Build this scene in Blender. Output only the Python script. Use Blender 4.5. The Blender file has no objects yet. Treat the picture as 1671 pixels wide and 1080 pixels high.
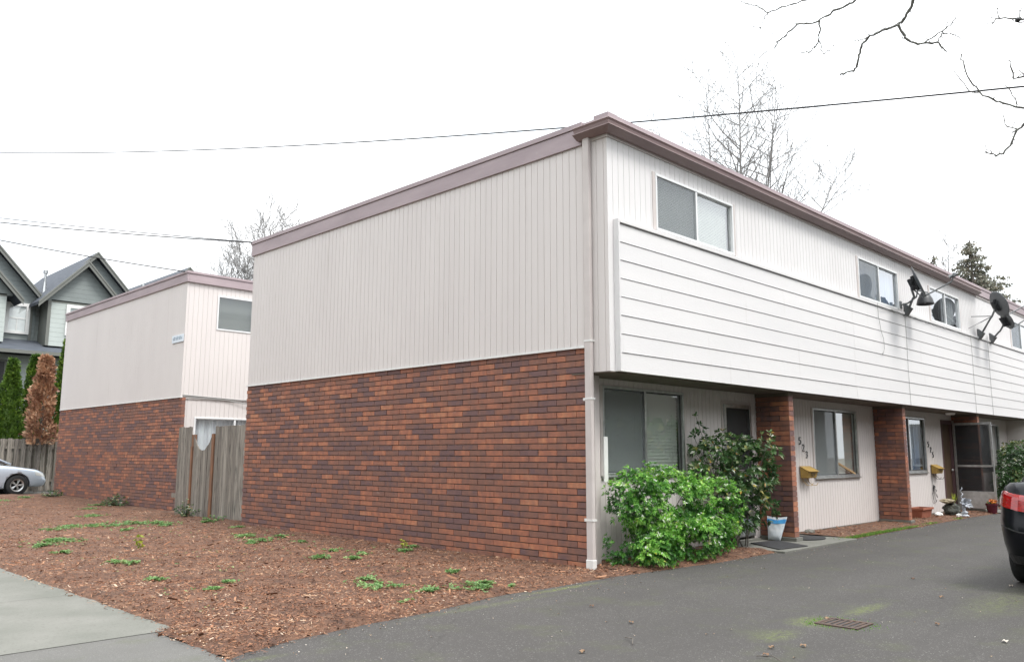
import bpy, math, random
from mathutils import Vector, Matrix, noise
R = math.radians
random.seed(11)
sc = bpy.context.scene

# ------------------------------------------------------------------ camera
cd = bpy.data.cameras.new('camera'); cam = bpy.data.objects.new('camera', cd)
sc.collection.objects.link(cam); sc.camera = cam
cd.sensor_width = 36; cd.lens = 1347.28 / 1671 * 36; cd.clip_end = 900; cd.clip_start = .05
CAM = Vector((-8.2554, -6.8332, 1.4201))
yaw, pit, rol = 0.781642, 0.148476, 0.0015101
fw = Vector((math.cos(pit) * math.cos(yaw), math.cos(pit) * math.sin(yaw), math.sin(pit)))
rt = fw.cross(Vector((0, 0, 1))).normalized(); up = rt.cross(fw)
r2 = rt * math.cos(rol) + up * math.sin(rol); u2 = -rt * math.sin(rol) + up * math.cos(rol)
cam.matrix_world = Matrix(((r2.x, u2.x, -fw.x, CAM.x), (r2.y, u2.y, -fw.y, CAM.y), (r2.z, u2.z, -fw.z, CAM.z), (0, 0, 0, 1)))

# ------------------------------------------------------------------ sky, sun, exposure
SUN_EL, SUN_AZ = R(60), R(-80)           # direction the light comes from (az from +X, ccw)
w = bpy.data.worlds.new('World'); sc.world = w; w.use_nodes = True
nt = w.node_tree; nt.nodes.clear()
def N(nt, t, **k):
    n = nt.nodes.new(t)
    for a, b in k.items(): setattr(n, a, b)
    return n
sky = N(nt, 'ShaderNodeTexSky', sky_type='NISHITA', sun_disc=False, sun_elevation=SUN_EL, sun_rotation=R(90) - SUN_AZ)
tc = N(nt, 'ShaderNodeTexCoord'); nz = N(nt, 'ShaderNodeTexNoise'); nz.inputs['Scale'].default_value = 2.2; nz.inputs['Detail'].default_value = 5
cr = N(nt, 'ShaderNodeValToRGB'); cr.color_ramp.elements[0].position = .35; cr.color_ramp.elements[0].color = (12.6, 13.5, 14.2, 1)
cr.color_ramp.elements[1].position = .62; cr.color_ramp.elements[1].color = (16.4, 16.6, 16.8, 1)
mx = N(nt, 'ShaderNodeMixRGB'); mx.inputs[0].default_value = .93
bg = N(nt, 'ShaderNodeBackground'); bg.inputs[1].default_value = .12; ow = N(nt, 'ShaderNodeOutputWorld')
L = nt.links.new
L(tc.outputs['Generated'], nz.inputs['Vector']); L(nz.outputs['Fac'], cr.inputs[0]); L(sky.outputs[0], mx.inputs[1]); L(cr.outputs[0], mx.inputs[2])
# overcast sky: three times brighter overhead than at the horizon
sxyz = N(nt, 'ShaderNodeSeparateXYZ'); L(tc.outputs['Generated'], sxyz.inputs[0]); zc = N(nt, 'ShaderNodeClamp'); L(sxyz.outputs['Z'], zc.inputs['Value'])
gr = N(nt, 'ShaderNodeMath', operation='MULTIPLY_ADD'); gr.inputs[1].default_value = .62; gr.inputs[2].default_value = .38; L(zc.outputs[0], gr.inputs[0])
vm = N(nt, 'ShaderNodeVectorMath', operation='SCALE'); L(mx.outputs[0], vm.inputs[0]); L(gr.outputs[0], vm.inputs['Scale'])
L(vm.outputs[0], bg.inputs[0]); L(bg.outputs[0], ow.inputs[0])
sd = bpy.data.lights.new('sun', 'SUN'); sd.energy = 1.5; sd.angle = R(18); sd.color = (1, .965, .92)
so = bpy.data.objects.new('sun', sd); sc.collection.objects.link(so)
dv = Vector((math.cos(SUN_EL) * math.cos(SUN_AZ), math.cos(SUN_EL) * math.sin(SUN_AZ), math.sin(SUN_EL)))
so.rotation_euler = dv.to_track_quat('Z', 'Y').to_euler(); so.location = (0, -12, 15)
sc.view_settings.view_transform = 'Standard'; sc.view_settings.look = 'None'; sc.view_settings.exposure = 0.90; sc.view_settings.gamma = 1

# ------------------------------------------------------------------ materials
def mat(name, col=(.5, .5, .5), rough=.7, metal=0, spec=.5, var=None, vs=8, vstretch=(1, 1, 1), bump=0, bs=60, bstretch=(1, 1, 1), ramp=None, rimp=.0, coat=0, trans=0, dirt=None, rshift=None):
    """var: darker/other colour mixed by noise; ramp: colours picked by the face attribute rnd"""
    m = bpy.data.materials.new(name); m.use_nodes = True; t = m.node_tree; b = t.nodes['Principled BSDF']; l = t.links.new
    b.inputs['Roughness'].default_value = rough; b.inputs['Metallic'].default_value = metal
    b.inputs['Specular IOR Level'].default_value = spec; b.inputs['Coat Weight'].default_value = coat
    c = None; tcn = N(t, 'ShaderNodeTexCoord')
    if ramp:
        at = N(t, 'ShaderNodeAttribute', attribute_name='rnd'); rp = N(t, 'ShaderNodeValToRGB'); e = rp.color_ramp
        while len(e.elements) < len(ramp): e.elements.new(.5)
        for i, (p, cc) in enumerate(ramp): e.elements[i].position = p; e.elements[i].color = (*cc, 1)
        if rshift:
            ns = N(t, 'ShaderNodeTexNoise'); ns.inputs['Scale'].default_value = rshift[0]; ns.inputs['Detail'].default_value = 2; l(tcn.outputs['Object'], ns.inputs['Vector'])
            a1 = N(t, 'ShaderNodeMath', operation='MULTIPLY_ADD'); a1.inputs[1].default_value = rshift[1]; a1.inputs[2].default_value = -.5 * rshift[1]; l(ns.outputs['Fac'], a1.inputs[0])
            a2 = N(t, 'ShaderNodeMath', operation='ADD'); l(at.outputs['Fac'], a2.inputs[0]); l(a1.outputs[0], a2.inputs[1]); l(a2.outputs[0], rp.inputs[0])
        else: l(at.outputs['Fac'], rp.inputs[0])
        c = rp.outputs[0]
    if var:
        mp = N(t, 'ShaderNodeMapping'); mp.inputs['Scale'].default_value = vstretch; l(tcn.outputs['Object'], mp.inputs[0])
        n = N(t, 'ShaderNodeTexNoise'); n.inputs['Scale'].default_value = vs; n.inputs['Detail'].default_value = 6; l(mp.outputs[0], n.inputs['Vector'])
        r = N(t, 'ShaderNodeValToRGB'); r.color_ramp.elements[0].position = .32; r.color_ramp.elements[1].position = .7; l(n.outputs['Fac'], r.inputs[0])
        mm = N(t, 'ShaderNodeMixRGB'); l(r.outputs[0], mm.inputs[0])
        if c: l(c, mm.inputs[1])
        else: mm.inputs[1].default_value = (*col, 1)
        mm.inputs[2].default_value = (*var, 1); c = mm.outputs[0]
        if ramp: # only partly
            f = N(t, 'ShaderNodeMath', operation='MULTIPLY'); f.inputs[1].default_value = .55; l(r.outputs[0], f.inputs[0]); l(f.outputs[0], mm.inputs[0])
    if dirt:   # dirt = (colour, scale, stretch, lo, hi)
        dc, ds, dst, lo, hi = dirt
        mp = N(t, 'ShaderNodeMapping'); mp.inputs['Scale'].default_value = dst; l(tcn.outputs['Object'], mp.inputs[0])
        n = N(t, 'ShaderNodeTexNoise'); n.inputs['Scale'].default_value = ds; n.inputs['Detail'].default_value = 8; n.inputs['Roughness'].default_value = .65; l(mp.outputs[0], n.inputs['Vector'])
        r = N(t, 'ShaderNodeMapRange'); r.inputs['From Min'].default_value = lo; r.inputs['From Max'].default_value = hi; l(n.outputs['Fac'], r.inputs['Value'])
        mm = N(t, 'ShaderNodeMixRGB'); l(r.outputs[0], mm.inputs[0])
        if c: l(c, mm.inputs[1])
        else: mm.inputs[1].default_value = (*col, 1)
        mm.inputs[2].default_value = (*dc, 1); c = mm.outputs[0]
    if c: l(c, b.inputs['Base Color'])
    else: b.inputs['Base Color'].default_value = (*col, 1)
    if bump:
        mp = N(t, 'ShaderNodeMapping'); mp.inputs['Scale'].default_value = bstretch; l(tcn.outputs['Object'], mp.inputs[0])
        n = N(t, 'ShaderNodeTexNoise'); n.inputs['Scale'].default_value = bs; n.inputs['Detail'].default_value = 7; l(mp.outputs[0], n.inputs['Vector'])
        bp = N(t, 'ShaderNodeBump'); bp.inputs['Strength'].default_value = bump; bp.inputs['Distance'].default_value = .01
        l(n.outputs['Fac'], bp.inputs['Height']); l(bp.outputs[0], b.inputs['Normal'])
    if trans:
        tr = N(t, 'ShaderNodeBsdfTranslucent'); ms = N(t, 'ShaderNodeMixShader'); ms.inputs[0].default_value = trans
        if c: l(c, tr.inputs[0])
        else: tr.inputs[0].default_value = (*col, 1)
        o = t.nodes['Material Output']; l(b.outputs[0], ms.inputs[1]); l(tr.outputs[0], ms.inputs[2]); l(ms.outputs[0], o.inputs[0])
    return m
def glassmat(name, tint=(.8, .85, .85), refl=1.0, dark=0.0):
    m = bpy.data.materials.new(name); m.use_nodes = True; t = m.node_tree; l = t.links.new
    t.nodes.remove(t.nodes['Principled BSDF']); o = t.nodes['Material Output']
    g = N(t, 'ShaderNodeBsdfGlossy'); g.inputs['Roughness'].default_value = .02; g.inputs[0].default_value = (.95, .97, 1, 1)
    tr = N(t, 'ShaderNodeBsdfTransparent'); tr.inputs[0].default_value = (*tint, 1)
    ge = N(t, 'ShaderNodeNewGeometry'); dt = N(t, 'ShaderNodeVectorMath', operation='DOT_PRODUCT'); l(ge.outputs['Incoming'], dt.inputs[0]); l(ge.outputs['Normal'], dt.inputs[1])
    ab = N(t, 'ShaderNodeMath', operation='ABSOLUTE'); l(dt.outputs['Value'], ab.inputs[0]); om = N(t, 'ShaderNodeMath', operation='SUBTRACT', use_clamp=True); om.inputs[0].default_value = 1; l(ab.outputs[0], om.inputs[1])
    pw = N(t, 'ShaderNodeMath', operation='POWER'); pw.inputs[1].default_value = 2.7; l(om.outputs[0], pw.inputs[0]); fr = N(t, 'ShaderNodeMath', operation='MULTIPLY_ADD'); fr.inputs[1].default_value = .90; fr.inputs[2].default_value = .10; l(pw.outputs[0], fr.inputs[0])
    k = N(t, 'ShaderNodeMath', operation='MULTIPLY', use_clamp=True); k.inputs[1].default_value = refl
    nn = N(t, 'ShaderNodeTexNoise'); nn.inputs['Scale'].default_value = 1.3; bp = N(t, 'ShaderNodeBump'); bp.inputs['Strength'].default_value = .06; bp.inputs['Distance'].default_value = .02
    tcn = N(t, 'ShaderNodeTexCoord'); l(tcn.outputs['Object'], nn.inputs['Vector']); l(nn.outputs['Fac'], bp.inputs['Height']); l(bp.outputs[0], g.inputs['Normal'])
    ms = N(t, 'ShaderNodeMixShader'); l(fr.outputs[0], k.inputs[0]); l(k.outputs[0], ms.inputs[0]); l(tr.outputs[0], ms.inputs[1]); l(g.outputs[0], ms.inputs[2]); l(ms.outputs[0], o.inputs[0])
    return m
def screenmat(name, col=(.05, .055, .055), open_=.35):
    m = bpy.data.materials.new(name); m.use_nodes = True; t = m.node_tree; l = t.links.new
    b = t.nodes['Principled BSDF']; b.inputs['Base Color'].default_value = (*col, 1); b.inputs['Roughness'].default_value = .6
    tr = N(t, 'ShaderNodeBsdfTransparent'); ms = N(t, 'ShaderNodeMixShader'); ms.inputs[0].default_value = open_
    l(b.outputs[0], ms.inputs[1]); l(tr.outputs[0], ms.inputs[2]); l(ms.outputs[0], t.nodes['Material Output'].inputs[0])
    return m
M = {}
M['siding'] = mat('painted_siding', (.665, .62, .60), .75, var=(.63, .585, .568), vs=1.2, vstretch=(1, 1, .35), bump=.25, bs=30, bstretch=(4, 4, .5), dirt=((.42, .37, .34), 3.0, (2.4, 2.4, .16), .62, 1.0))
M['siding_lit'] = mat('painted_siding_lit', (.73, .715, .71), .7, var=(.69, .67, .665), vs=1.2, vstretch=(1, 1, .35), bump=.25, bs=30, bstretch=(4, 4, .5), dirt=((.46, .42, .39), 3.2, (2.4, 2.4, .15), .62, 1.0))  # siding paint lightened to imitate the stronger light on the front
M['clap'] = mat('painted_clapboard', (.71, .695, .69), .7, var=(.66, .65, .65), vs=1.0, vstretch=(.4, 1, 3), bump=.2, bs=26, bstretch=(.5, 3, 4), dirt=((.46, .43, .40), 3.4, (2.6, 1, .22), .61, 1.0))
M['trim'] = mat('painted_trim', (.60, .55, .53), .7, var=(.52, .47, .45), vs=3, bump=.15, bs=40)
M['white'] = mat('white_paint', (.78, .78, .76), .5, var=(.7, .7, .68), vs=6)
M['mauve'] = mat('mauve_fascia', (.395, .32, .335), .6, var=(.33, .265, .28), vs=2, vstretch=(.6, .6, 3), bump=.12, bs=30, dirt=((.5, .42, .43), 5, (1, 1, 2), .62, .9))
M['gutter'] = mat('brown_gutter', (.265, .19, .185), .42, var=(.225, .16, .16), vs=2, dirt=((.38, .31, .3), 6, (1, 1, 3), .6, .9))
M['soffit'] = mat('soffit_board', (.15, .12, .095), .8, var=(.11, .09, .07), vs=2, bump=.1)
BR = [(0, (0.185, 0.1, 0.091)), (0.13, (0.145, 0.085, 0.087)), (0.28, (0.215, 0.105, 0.079)), (0.46, (0.25, 0.116, 0.079)), (0.62, (0.295, 0.125, 0.079)), (0.77, (0.365, 0.141, 0.084)), (0.92, (0.45, 0.17, 0.089)), (1, (0.48, 0.205, 0.109))]
M['brick'] = mat('brick', rough=.82, ramp=BR, rshift=(6.5, .75), var=(.15, .085, .075), vs=11, vstretch=(1, 1, .6), bump=.5, bs=120, dirt=((.36, .31, .29), 3.2, (1, 1, 2.5), .64, .9))
M['mortar'] = mat('mortar', (.095, .075, .07), .95, var=(.15, .125, .11), vs=9, bump=.4)
M['concrete'] = mat('concrete', (.185, .182, .162), .9, var=(.135, .138, .118), vs=1.6, bump=.5, bs=140, dirt=((.085, .08, .066), 34, (1, 1, 1), .54, .82))
M['alu'] = mat('aluminium', (.62, .63, .63), .35, metal=.85, var=(.45, .46, .46), vs=12)
M['aluW'] = mat('white_aluminium', (.75, .76, .76), .4)
M['darkframe'] = mat('dark_window_frame', (.045, .045, .045), .5)
M['interior'] = mat('room_wall', (.45, .42, .38), .9)
M['blind'] = mat('blind_slat', (.80, .82, .75), .55, trans=.25)
M['curtain_blue'] = mat('blue_curtain', (.22, .33, .55), .85, var=(.45, .52, .6), vs=4, vstretch=(3, 1, .3))
M['curtain'] = mat('pale_curtain', (.80, .82, .84), .85, var=(.62, .62, .66), vs=5, vstretch=(3, 1, .2))
M['glass'] = glassmat('window_glass', (.90, .93, .93), 1.25); M['glassdull'] = glassmat('storm_glass', (.6, .63, .65), .8)
M['screen'] = screenmat('insect_screen', (.19, .21, .22), .48)
M['screen2'] = screenmat('door_screen', (.03, .03, .032), .4)
M['door'] = mat('brown_door', (.10, .062, .035), .5, var=(.07, .045, .028), vs=4, vstretch=(4, 4, .4))
M['doorframe'] = mat('plum_door_frame', (.11, .06, .065), .6)
M['ochre'] = mat('ochre_metal', (.42, .27, .06), .5, var=(.32, .2, .05), vs=9)
M['black'] = mat('black_paint', (.02, .02, .022), .45)
M['dish'] = mat('dish_grey', (.11, .115, .12), .5, var=(.085, .09, .092), vs=4)
M['galv'] = mat('galvanised_grey', (.20, .21, .21), .5, metal=.4, var=(.13, .135, .14), vs=10)
M['wire'] = mat('wire_black', (.018, .018, .02), .6); M['wiregrey'] = mat('cable_grey', (.32, .32, .31), .6)
M['wood'] = mat('weathered_wood', (.235, .205, .175), .9, var=(.10, .09, .08), vs=5, vstretch=(6, 6, .35), bump=.6, bs=30, bstretch=(5, 5, .4), ramp=[(0, (.20, .175, .15)), (.5, (.29, .255, .215)), (1, (.36, .325, .28))], dirt=((.05, .047, .043), 6, (6, 6, .4), .50, .68))
M['cedar'] = mat('rusty_cedar', (.27, .125, .065), .85, var=(.15, .085, .055), vs=8, vstretch=(3, 3, .4))
M['bark'] = mat('bark', (.16, .14, .12), .9, var=(.09, .08, .07), vs=10); M['barkg'] = mat('grey_twig', (.31, .30, .29), .9, var=(.22, .215, .21), vs=6)
M['barkd'] = mat('lichen_bark', (.13, .12, .115), .9, var=(.24, .25, .22), vs=30)
def leafmat(n, ramp, tr=.25, rough=.5): return mat(n, rough=rough, ramp=ramp, trans=tr)
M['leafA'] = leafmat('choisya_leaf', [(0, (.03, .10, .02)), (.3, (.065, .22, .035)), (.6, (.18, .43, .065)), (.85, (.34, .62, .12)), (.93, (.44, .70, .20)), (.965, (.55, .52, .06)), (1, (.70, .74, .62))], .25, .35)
M['leafB'] = leafmat('dark_shrub_leaf', rough=.28, ramp=[(0, (.025, .06, .02)), (.4, (.05, .12, .035)), (.75, (.11, .19, .065)), (.88, (.26, .30, .16)), (.94, (.42, .40, .10)), (.97, (.50, .25, .03)), (1, (.48, .50, .42))], tr=.2)  # palest grey end of the ramp imitates glints on the leaves
M['leafT'] = leafmat('arborvitae_leaf', [(0, (.03, .07, .012)), (.5, (.085, .16, .02)), (1, (.20, .29, .04))], .2)
M['leafC'] = leafmat('conifer_needles', [(0, (.11, .12, .09)), (.6, (.19, .19, .14)), (1, (.30, .26, .20))], .2)
M['leafD'] = leafmat('dead_copper_leaf', [(0, (.17, .08, .05)), (.45, (.38, .20, .12)), (.8, (.56, .35, .22)), (1, (.70, .50, .34))], .2)
M['weed'] = leafmat('weed_leaf', [(0, (.09, .17, .06)), (.6, (.19, .34, .11)), (1, (.36, .50, .20))], .3)
M['yel'] = leafmat('yellow_green_leaf', [(0, (.22, .32, .03)), (1, (.5, .52, .06))], .35)
M['petal'] = mat('white_petal', (.8, .8, .75), .6, trans=.2)
M['mulch'] = mat('mulch_ground', (.15, .075, .045), .95, var=(.07, .037, .025), vs=9, bump=1, bs=60, dirt=((.22, .12, .07), 5, (1, 1, 1), .5, .8))
M['chip'] = mat('bark_chip', rough=.9, ramp=[(0, (.07, .035, .022)), (.25, (.155, .070, .040)), (.55, (.26, .118, .066)), (.82, (.36, .19, .11)), (.95, (.42, .28, .18)), (1, (.58, .47, .36))], spec=.3)
M['soil'] = mat('bare_soil', (.10, .075, .055), .95, var=(.06, .05, .035), vs=3, bump=.5)
M['grass'] = leafmat('grass_blade', [(0, (.06, .15, .02)), (.6, (.14, .32, .04)), (1, (.3, .45, .09))], .3)
M['terra'] = mat('terracotta', (.36, .13, .075), .8, var=(.3, .1, .06), vs=8)
M['maroon'] = mat('maroon_glaze', (.09, .012, .022), .25); M['orange'] = leafmat('orange_flower', [(0, (.6, .16, .02)), (.6, (.75, .35, .05)), (1, (.8, .12, .08))], .2)
M['rock'] = mat('rock', (.05, .055, .05), .8, var=(.09, .09, .07), vs=5, bump=.8, bs=12); M['ropetan'] = mat('tan_flat_stone', (.32, .27, .18), .8, var=(.2, .16, .1), vs=8)
M['statue'] = mat('silver_ornament', (.55, .58, .62), .4, var=(.32, .35, .4), vs=12)
M['rubber'] = mat('rubber_mat', (.018, .018, .02), .8, var=(.035, .035, .037), vs=30, bump=.8, bs=50)
M['bagw'] = mat('bag_white', (.72, .75, .77), .4, var=(.58, .65, .70), vs=8, dirt=((.35, .5, .62), 14, (1, 1, 2), .62, .7)); M['bagb'] = mat('bag_blue', (.06, .3, .68), .4, var=(.1, .42, .75), vs=12)
M['iron'] = mat('drain_iron', (.05, .035, .03), .7, var=(.10, .06, .04), vs=20)
M['litter'] = mat('dry_leaf', rough=.9, ramp=[(0, (.12, .06, .035)), (.6, (.3, .2, .12)), (1, (.6, .56, .5))])
M['woodstick'] = mat('pale_wood_stick', (.5, .33, .17), .6)
M['digit'] = mat('dark_digit', (.07, .075, .07), .5)
# lap siding material for the far houses: saw-tooth bump in z
def lap(name, col, pitch=.2):
    m = mat(name, col, .7, var=tuple(c * .9 for c in col), vs=2); t = m.node_tree; l = t.links.new; b = t.nodes['Principled BSDF']
    tcn = N(t, 'ShaderNodeTexCoord'); sx = N(t, 'ShaderNodeSeparateXYZ'); l(tcn.outputs['Object'], sx.inputs[0])
    a = N(t, 'ShaderNodeMath', operation='DIVIDE'); a.inputs[1].default_value = pitch; l(sx.outputs['Z'], a.inputs[0])
    f = N(t, 'ShaderNodeMath', operation='FRACT'); l(a.outputs[0], f.inputs[0])
    g = N(t, 'ShaderNodeMath', operation='SUBTRACT'); g.inputs[0].default_value = 1; l(f.outputs[0], g.inputs[1])
    bp = N(t, 'ShaderNodeBump'); bp.inputs['Strength'].default_value = 1; bp.inputs['Distance'].default_value = .03; l(g.outputs[0], bp.inputs['Height']); l(bp.outputs[0], b.inputs['Normal'])
    return m
M['lapdark'] = lap('grey_lap_siding', (.19, .215, .21)); M['lapsage'] = lap('sage_lap_siding', (.40, .44, .42))
M['gtrim'] = mat('grey_trim', (.15, .155, .14), .6); M['shingle'] = mat('dark_shingles', (.055, .065, .08), .9, var=(.09, .10, .12), vs=3, vstretch=(1, 1, 6), bump=.6, bs=10, bstretch=(1, 1, 6))

# asphalt with cracks of moss (patches have fixed places on the ground)
def asphalt(name, base=(.096, .0895, .084), moss=()):
    m = bpy.data.materials.new(name); m.use_nodes = True; t = m.node_tree; l = t.links.new; b = t.nodes['Principled BSDF']; b.inputs['Roughness'].default_value = .88; b.inputs['Specular IOR Level'].default_value = .35
    tcn = N(t, 'ShaderNodeTexCoord')
    def noi(s, d=6, r=.6):
        n = N(t, 'ShaderNodeTexNoise'); n.inputs['Scale'].default_value = s; n.inputs['Detail'].default_value = d; n.inputs['Roughness'].default_value = r; l(tcn.outputs['Object'], n.inputs['Vector']); return n.outputs['Fac']
    def rng(s, lo, hi, a=0, c=1):
        r = N(t, 'ShaderNodeMapRange'); r.inputs['From Min'].default_value = lo; r.inputs['From Max'].default_value = hi; r.inputs['To Min'].default_value = a; r.inputs['To Max'].default_value = c; l(s, r.inputs['Value']); return r.outputs[0]
    def mix(f, c1, c2):
        k = N(t, 'ShaderNodeMixRGB'); l(f, k.inputs[0])
        for i, c in ((1, c1), (2, c2)):
            if isinstance(c, tuple): k.inputs[i].default_value = (*c, 1)
            else: l(c, k.inputs[i])
        return k.outputs[0]
    c = mix(rng(noi(.55), .35, .7), base, tuple(x * .70 for x in base))
    c = mix(rng(noi(190, 3), .40, .60), tuple(x * .52 for x in base), c)
    v = N(t, 'ShaderNodeTexVoronoi'); v.inputs['Scale'].default_value = 130; l(tcn.outputs['Object'], v.inputs['Vector'])
    sp = N(t, 'ShaderNodeSeparateColor'); l(v.outputs['Color'], sp.inputs[0])
    c = mix(rng(sp.outputs[0], .93, 1.0), c, (.21, .20, .19))
    mpt = N(t, 'ShaderNodeMapping'); mpt.inputs['Scale'].default_value = (.12, 1.9, 1); l(tcn.outputs['Object'], mpt.inputs[0]); nt_ = N(t, 'ShaderNodeTexNoise'); nt_.inputs['Scale'].default_value = 1.1; nt_.inputs['Detail'].default_value = 5; l(mpt.outputs[0], nt_.inputs['Vector'])
    c = mix(rng(nt_.outputs['Fac'], .42, .66, 0, .55), c, tuple(x * .62 for x in base))     # wear running along the drive
    vc = N(t, 'ShaderNodeTexVoronoi', feature='DISTANCE_TO_EDGE'); vc.inputs['Scale'].default_value = .33; vw = N(t, 'ShaderNodeTexNoise'); vw.inputs['Scale'].default_value = 2.2; vw.inputs['Detail'].default_value = 6; l(tcn.outputs['Object'], vw.inputs['Vector'])
    va = N(t, 'ShaderNodeVectorMath', operation='MULTIPLY_ADD'); va.inputs[1].default_value = (.55, .55, 0); l(vw.outputs['Color'], va.inputs[0]); l(tcn.outputs['Object'], va.inputs[2]); l(va.outputs[0], vc.inputs['Vector'])
    c = mix(rng(vc.outputs['Distance'], .0028, .0, 0, .35), c, (.03, .03, .026))            # hairline cracks
    c = mix(rng(noi(1.7, 8, .7), .52, .80, 0, .6), c, (.085, .095, .045))          # faint algae film
    mo = None
    for (x, y, rx, ry, k) in moss:
        mp = N(t, 'ShaderNodeMapping'); mp.vector_type = 'POINT'; mp.inputs['Location'].default_value = (-x / rx, -y / ry, 0); mp.inputs['Scale'].default_value = (1 / rx, 1 / ry, 0); l(tcn.outputs['Object'], mp.inputs[0])
        ln = N(t, 'ShaderNodeVectorMath', operation='LENGTH'); l(mp.outputs[0], ln.inputs[0]); f = rng(ln.outputs['Value'], 1.0, .2, 0, k)
        if mo is None: mo = f
        else:
            a = N(t, 'ShaderNodeMath', operation='MAXIMUM'); l(mo, a.inputs[0]); l(f, a.inputs[1]); mo = a.outputs[0]
    if mo is not None:
        a = N(t, 'ShaderNodeMath', operation='MULTIPLY'); l(mo, a.inputs[0]); l(rng(noi(17, 10, .85), .44, .60), a.inputs[1]); c = mix(a.outputs[0], c, (.19, .24, .045))
    l(c, b.inputs['Base Color'])
    bp = N(t, 'ShaderNodeBump'); bp.inputs['Strength'].default_value = .6; bp.inputs['Distance'].default_value = .008; l(noi(160, 4), bp.inputs['Height']); l(bp.outputs[0], b.inputs['Normal'])
    return m
M['asphalt'] = asphalt('asphalt', moss=[(-.25, -3.55, .6, .12, .6), (-1.15, -3.45, .35, .25, .7), (-1.9, -3.5, .4, .18, .45), (1.1, -4.35, 1.4, .35, .28), (3.2, -4.5, 2.0, .4, .28), (-1.3, -.76, .8, .08, .7), (-2.6, -.93, 1.3, .10, .25), (-5.2, -1.3, .3, .08, .3)])
M['asphaltold'] = asphalt('old_asphalt', (.185, .180, .168))

# ------------------------------------------------------------------ helpers
ORG = {}
class MB:
    def __init__(s): s.v = []; s.f = []; s.r = []
    def add(s, vs, fs, r=None):
        o = len(s.v); s.v += [tuple(v) for v in vs]; s.f += [tuple(i + o for i in f) for f in fs]
        s.r += [r if r is not None else .5] * len(fs); return s
    def box(s, x0, y0, z0, x1, y1, z1, r=None):
        if x0 > x1: x0, x1 = x1, x0
        if y0 > y1: y0, y1 = y1, y0
        if z0 > z1: z0, z1 = z1, z0
        return s.add([(x0, y0, z0), (x1, y0, z0), (x1, y1, z0), (x0, y1, z0), (x0, y0, z1), (x1, y0, z1), (x1, y1, z1), (x0, y1, z1)],
                     [(0, 3, 2, 1), (4, 5, 6, 7), (0, 1, 5, 4), (1, 2, 6, 5), (2, 3, 7, 6), (3, 0, 4, 7)], r)
    def quad(s, a, b, c, d, r=None): return s.add([a, b, c, d], [(0, 1, 2, 3)], r)
    def prism(s, poly, ax, a0, a1, r=None):
        """poly: 2d points in the two other axes (in xyz order)"""
        def P(p, a): q = list(p); q.insert(ax, a); return tuple(q)
        n = len(poly); vs = [P(p, a0) for p in poly] + [P(p, a1) for p in poly]
        return s.add(vs, [tuple(range(n))[::-1], tuple(range(n, 2 * n))] + [(i, (i + 1) % n, n + (i + 1) % n, n + i) for i in range(n)], r)
    def tube(s, pts, rad, n=8, caps=True, r=None):
        pts = [Vector(p) for p in pts]; m = len(pts)
        if not hasattr(rad, '__len__'): rad = [rad] * m
        vs = []; u = None
        for i, p in enumerate(pts):
            d = (pts[min(i + 1, m - 1)] - pts[max(i - 1, 0)])
            d = d.normalized() if d.length > 1e-9 else Vector((0, 0, 1))
            if u is None: u = d.orthogonal().normalized()
            else:
                u = u - d * u.dot(d); u = u.normalized() if u.length > 1e-6 else d.orthogonal().normalized()
            w_ = d.cross(u)
            for k in range(n):
                a = 2 * math.pi * k / n; vs.append(p + (u * math.cos(a) + w_ * math.sin(a)) * rad[i])
        fs = [(i * n + k, i * n + (k + 1) % n, (i + 1) * n + (k + 1) % n, (i + 1) * n + k) for i in range(m - 1) for k in range(n)]
        if caps and n > 2: fs += [tuple(range(n))[::-1], tuple(range((m - 1) * n, m * n))]
        return s.add(vs, fs, r)
    def lathe(s, prof, c, n=20, r=None, sx=1, sy=1):
        vs = [(c[0] + p[0] * math.cos(2 * math.pi * k / n) * sx, c[1] + p[0] * math.sin(2 * math.pi * k / n) * sy, c[2] + p[1]) for p in prof for k in range(n)]
        fs = [(i * n + k, i * n + (k + 1) % n, (i + 1) * n + (k + 1) % n, (i + 1) * n + k) for i in range(len(prof) - 1) for k in range(n)]
        return s.add(vs, fs, r)
    def xf(s, m, start=0):
        s.v[start:] = [tuple(m @ Vector(v)) for v in s.v[start:]]; return s
    def build(s, name, m, parent=None, smooth=False, bevel=0, org=None):
        if parent is not None: o3 = ORG[parent.name]
        elif org is not None: o3 = Vector(org)
        else:
            xs, ys, zs = zip(*s.v); o3 = Vector(((min(xs) + max(xs)) / 2, (min(ys) + max(ys)) / 2, min(zs)))
        me = bpy.data.meshes.new(name)
        me.from_pydata([(v[0] - o3.x, v[1] - o3.y, v[2] - o3.z) for v in s.v], [], s.f)
        a = me.attributes.new('rnd', 'FLOAT', 'FACE'); a.data.foreach_set('value', s.r)
        me.materials.append(M[m] if isinstance(m, str) else m)
        if smooth: me.polygons.foreach_set('use_smooth', [True] * len(me.polygons))
        ob = bpy.data.objects.new(name, me); sc.collection.objects.link(ob)
        if parent is not None: ob.parent = parent
        else: ob.location = o3
        ORG[ob.name] = o3
        if bevel:
            b = ob.modifiers.new('bevel', 'BEVEL'); b.width = bevel; b.segments = 2; b.limit_method = 'ANGLE'; b.angle_limit = R(35)
        return ob
def tag(o, label=None, cat=None, group=None, kind=None):
    if label: o['label'] = label
    if cat: o['category'] = cat
    if group: o['group'] = group
    if kind: o['kind'] = kind
    return o
def thing(name, loc, label, cat, group=None):
    o = bpy.data.objects.new(name, None); sc.collection.objects.link(o); o.location = loc; o.empty_display_size = .2
    ORG[o.name] = Vector(loc); return tag(o, label, cat, group)
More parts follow.
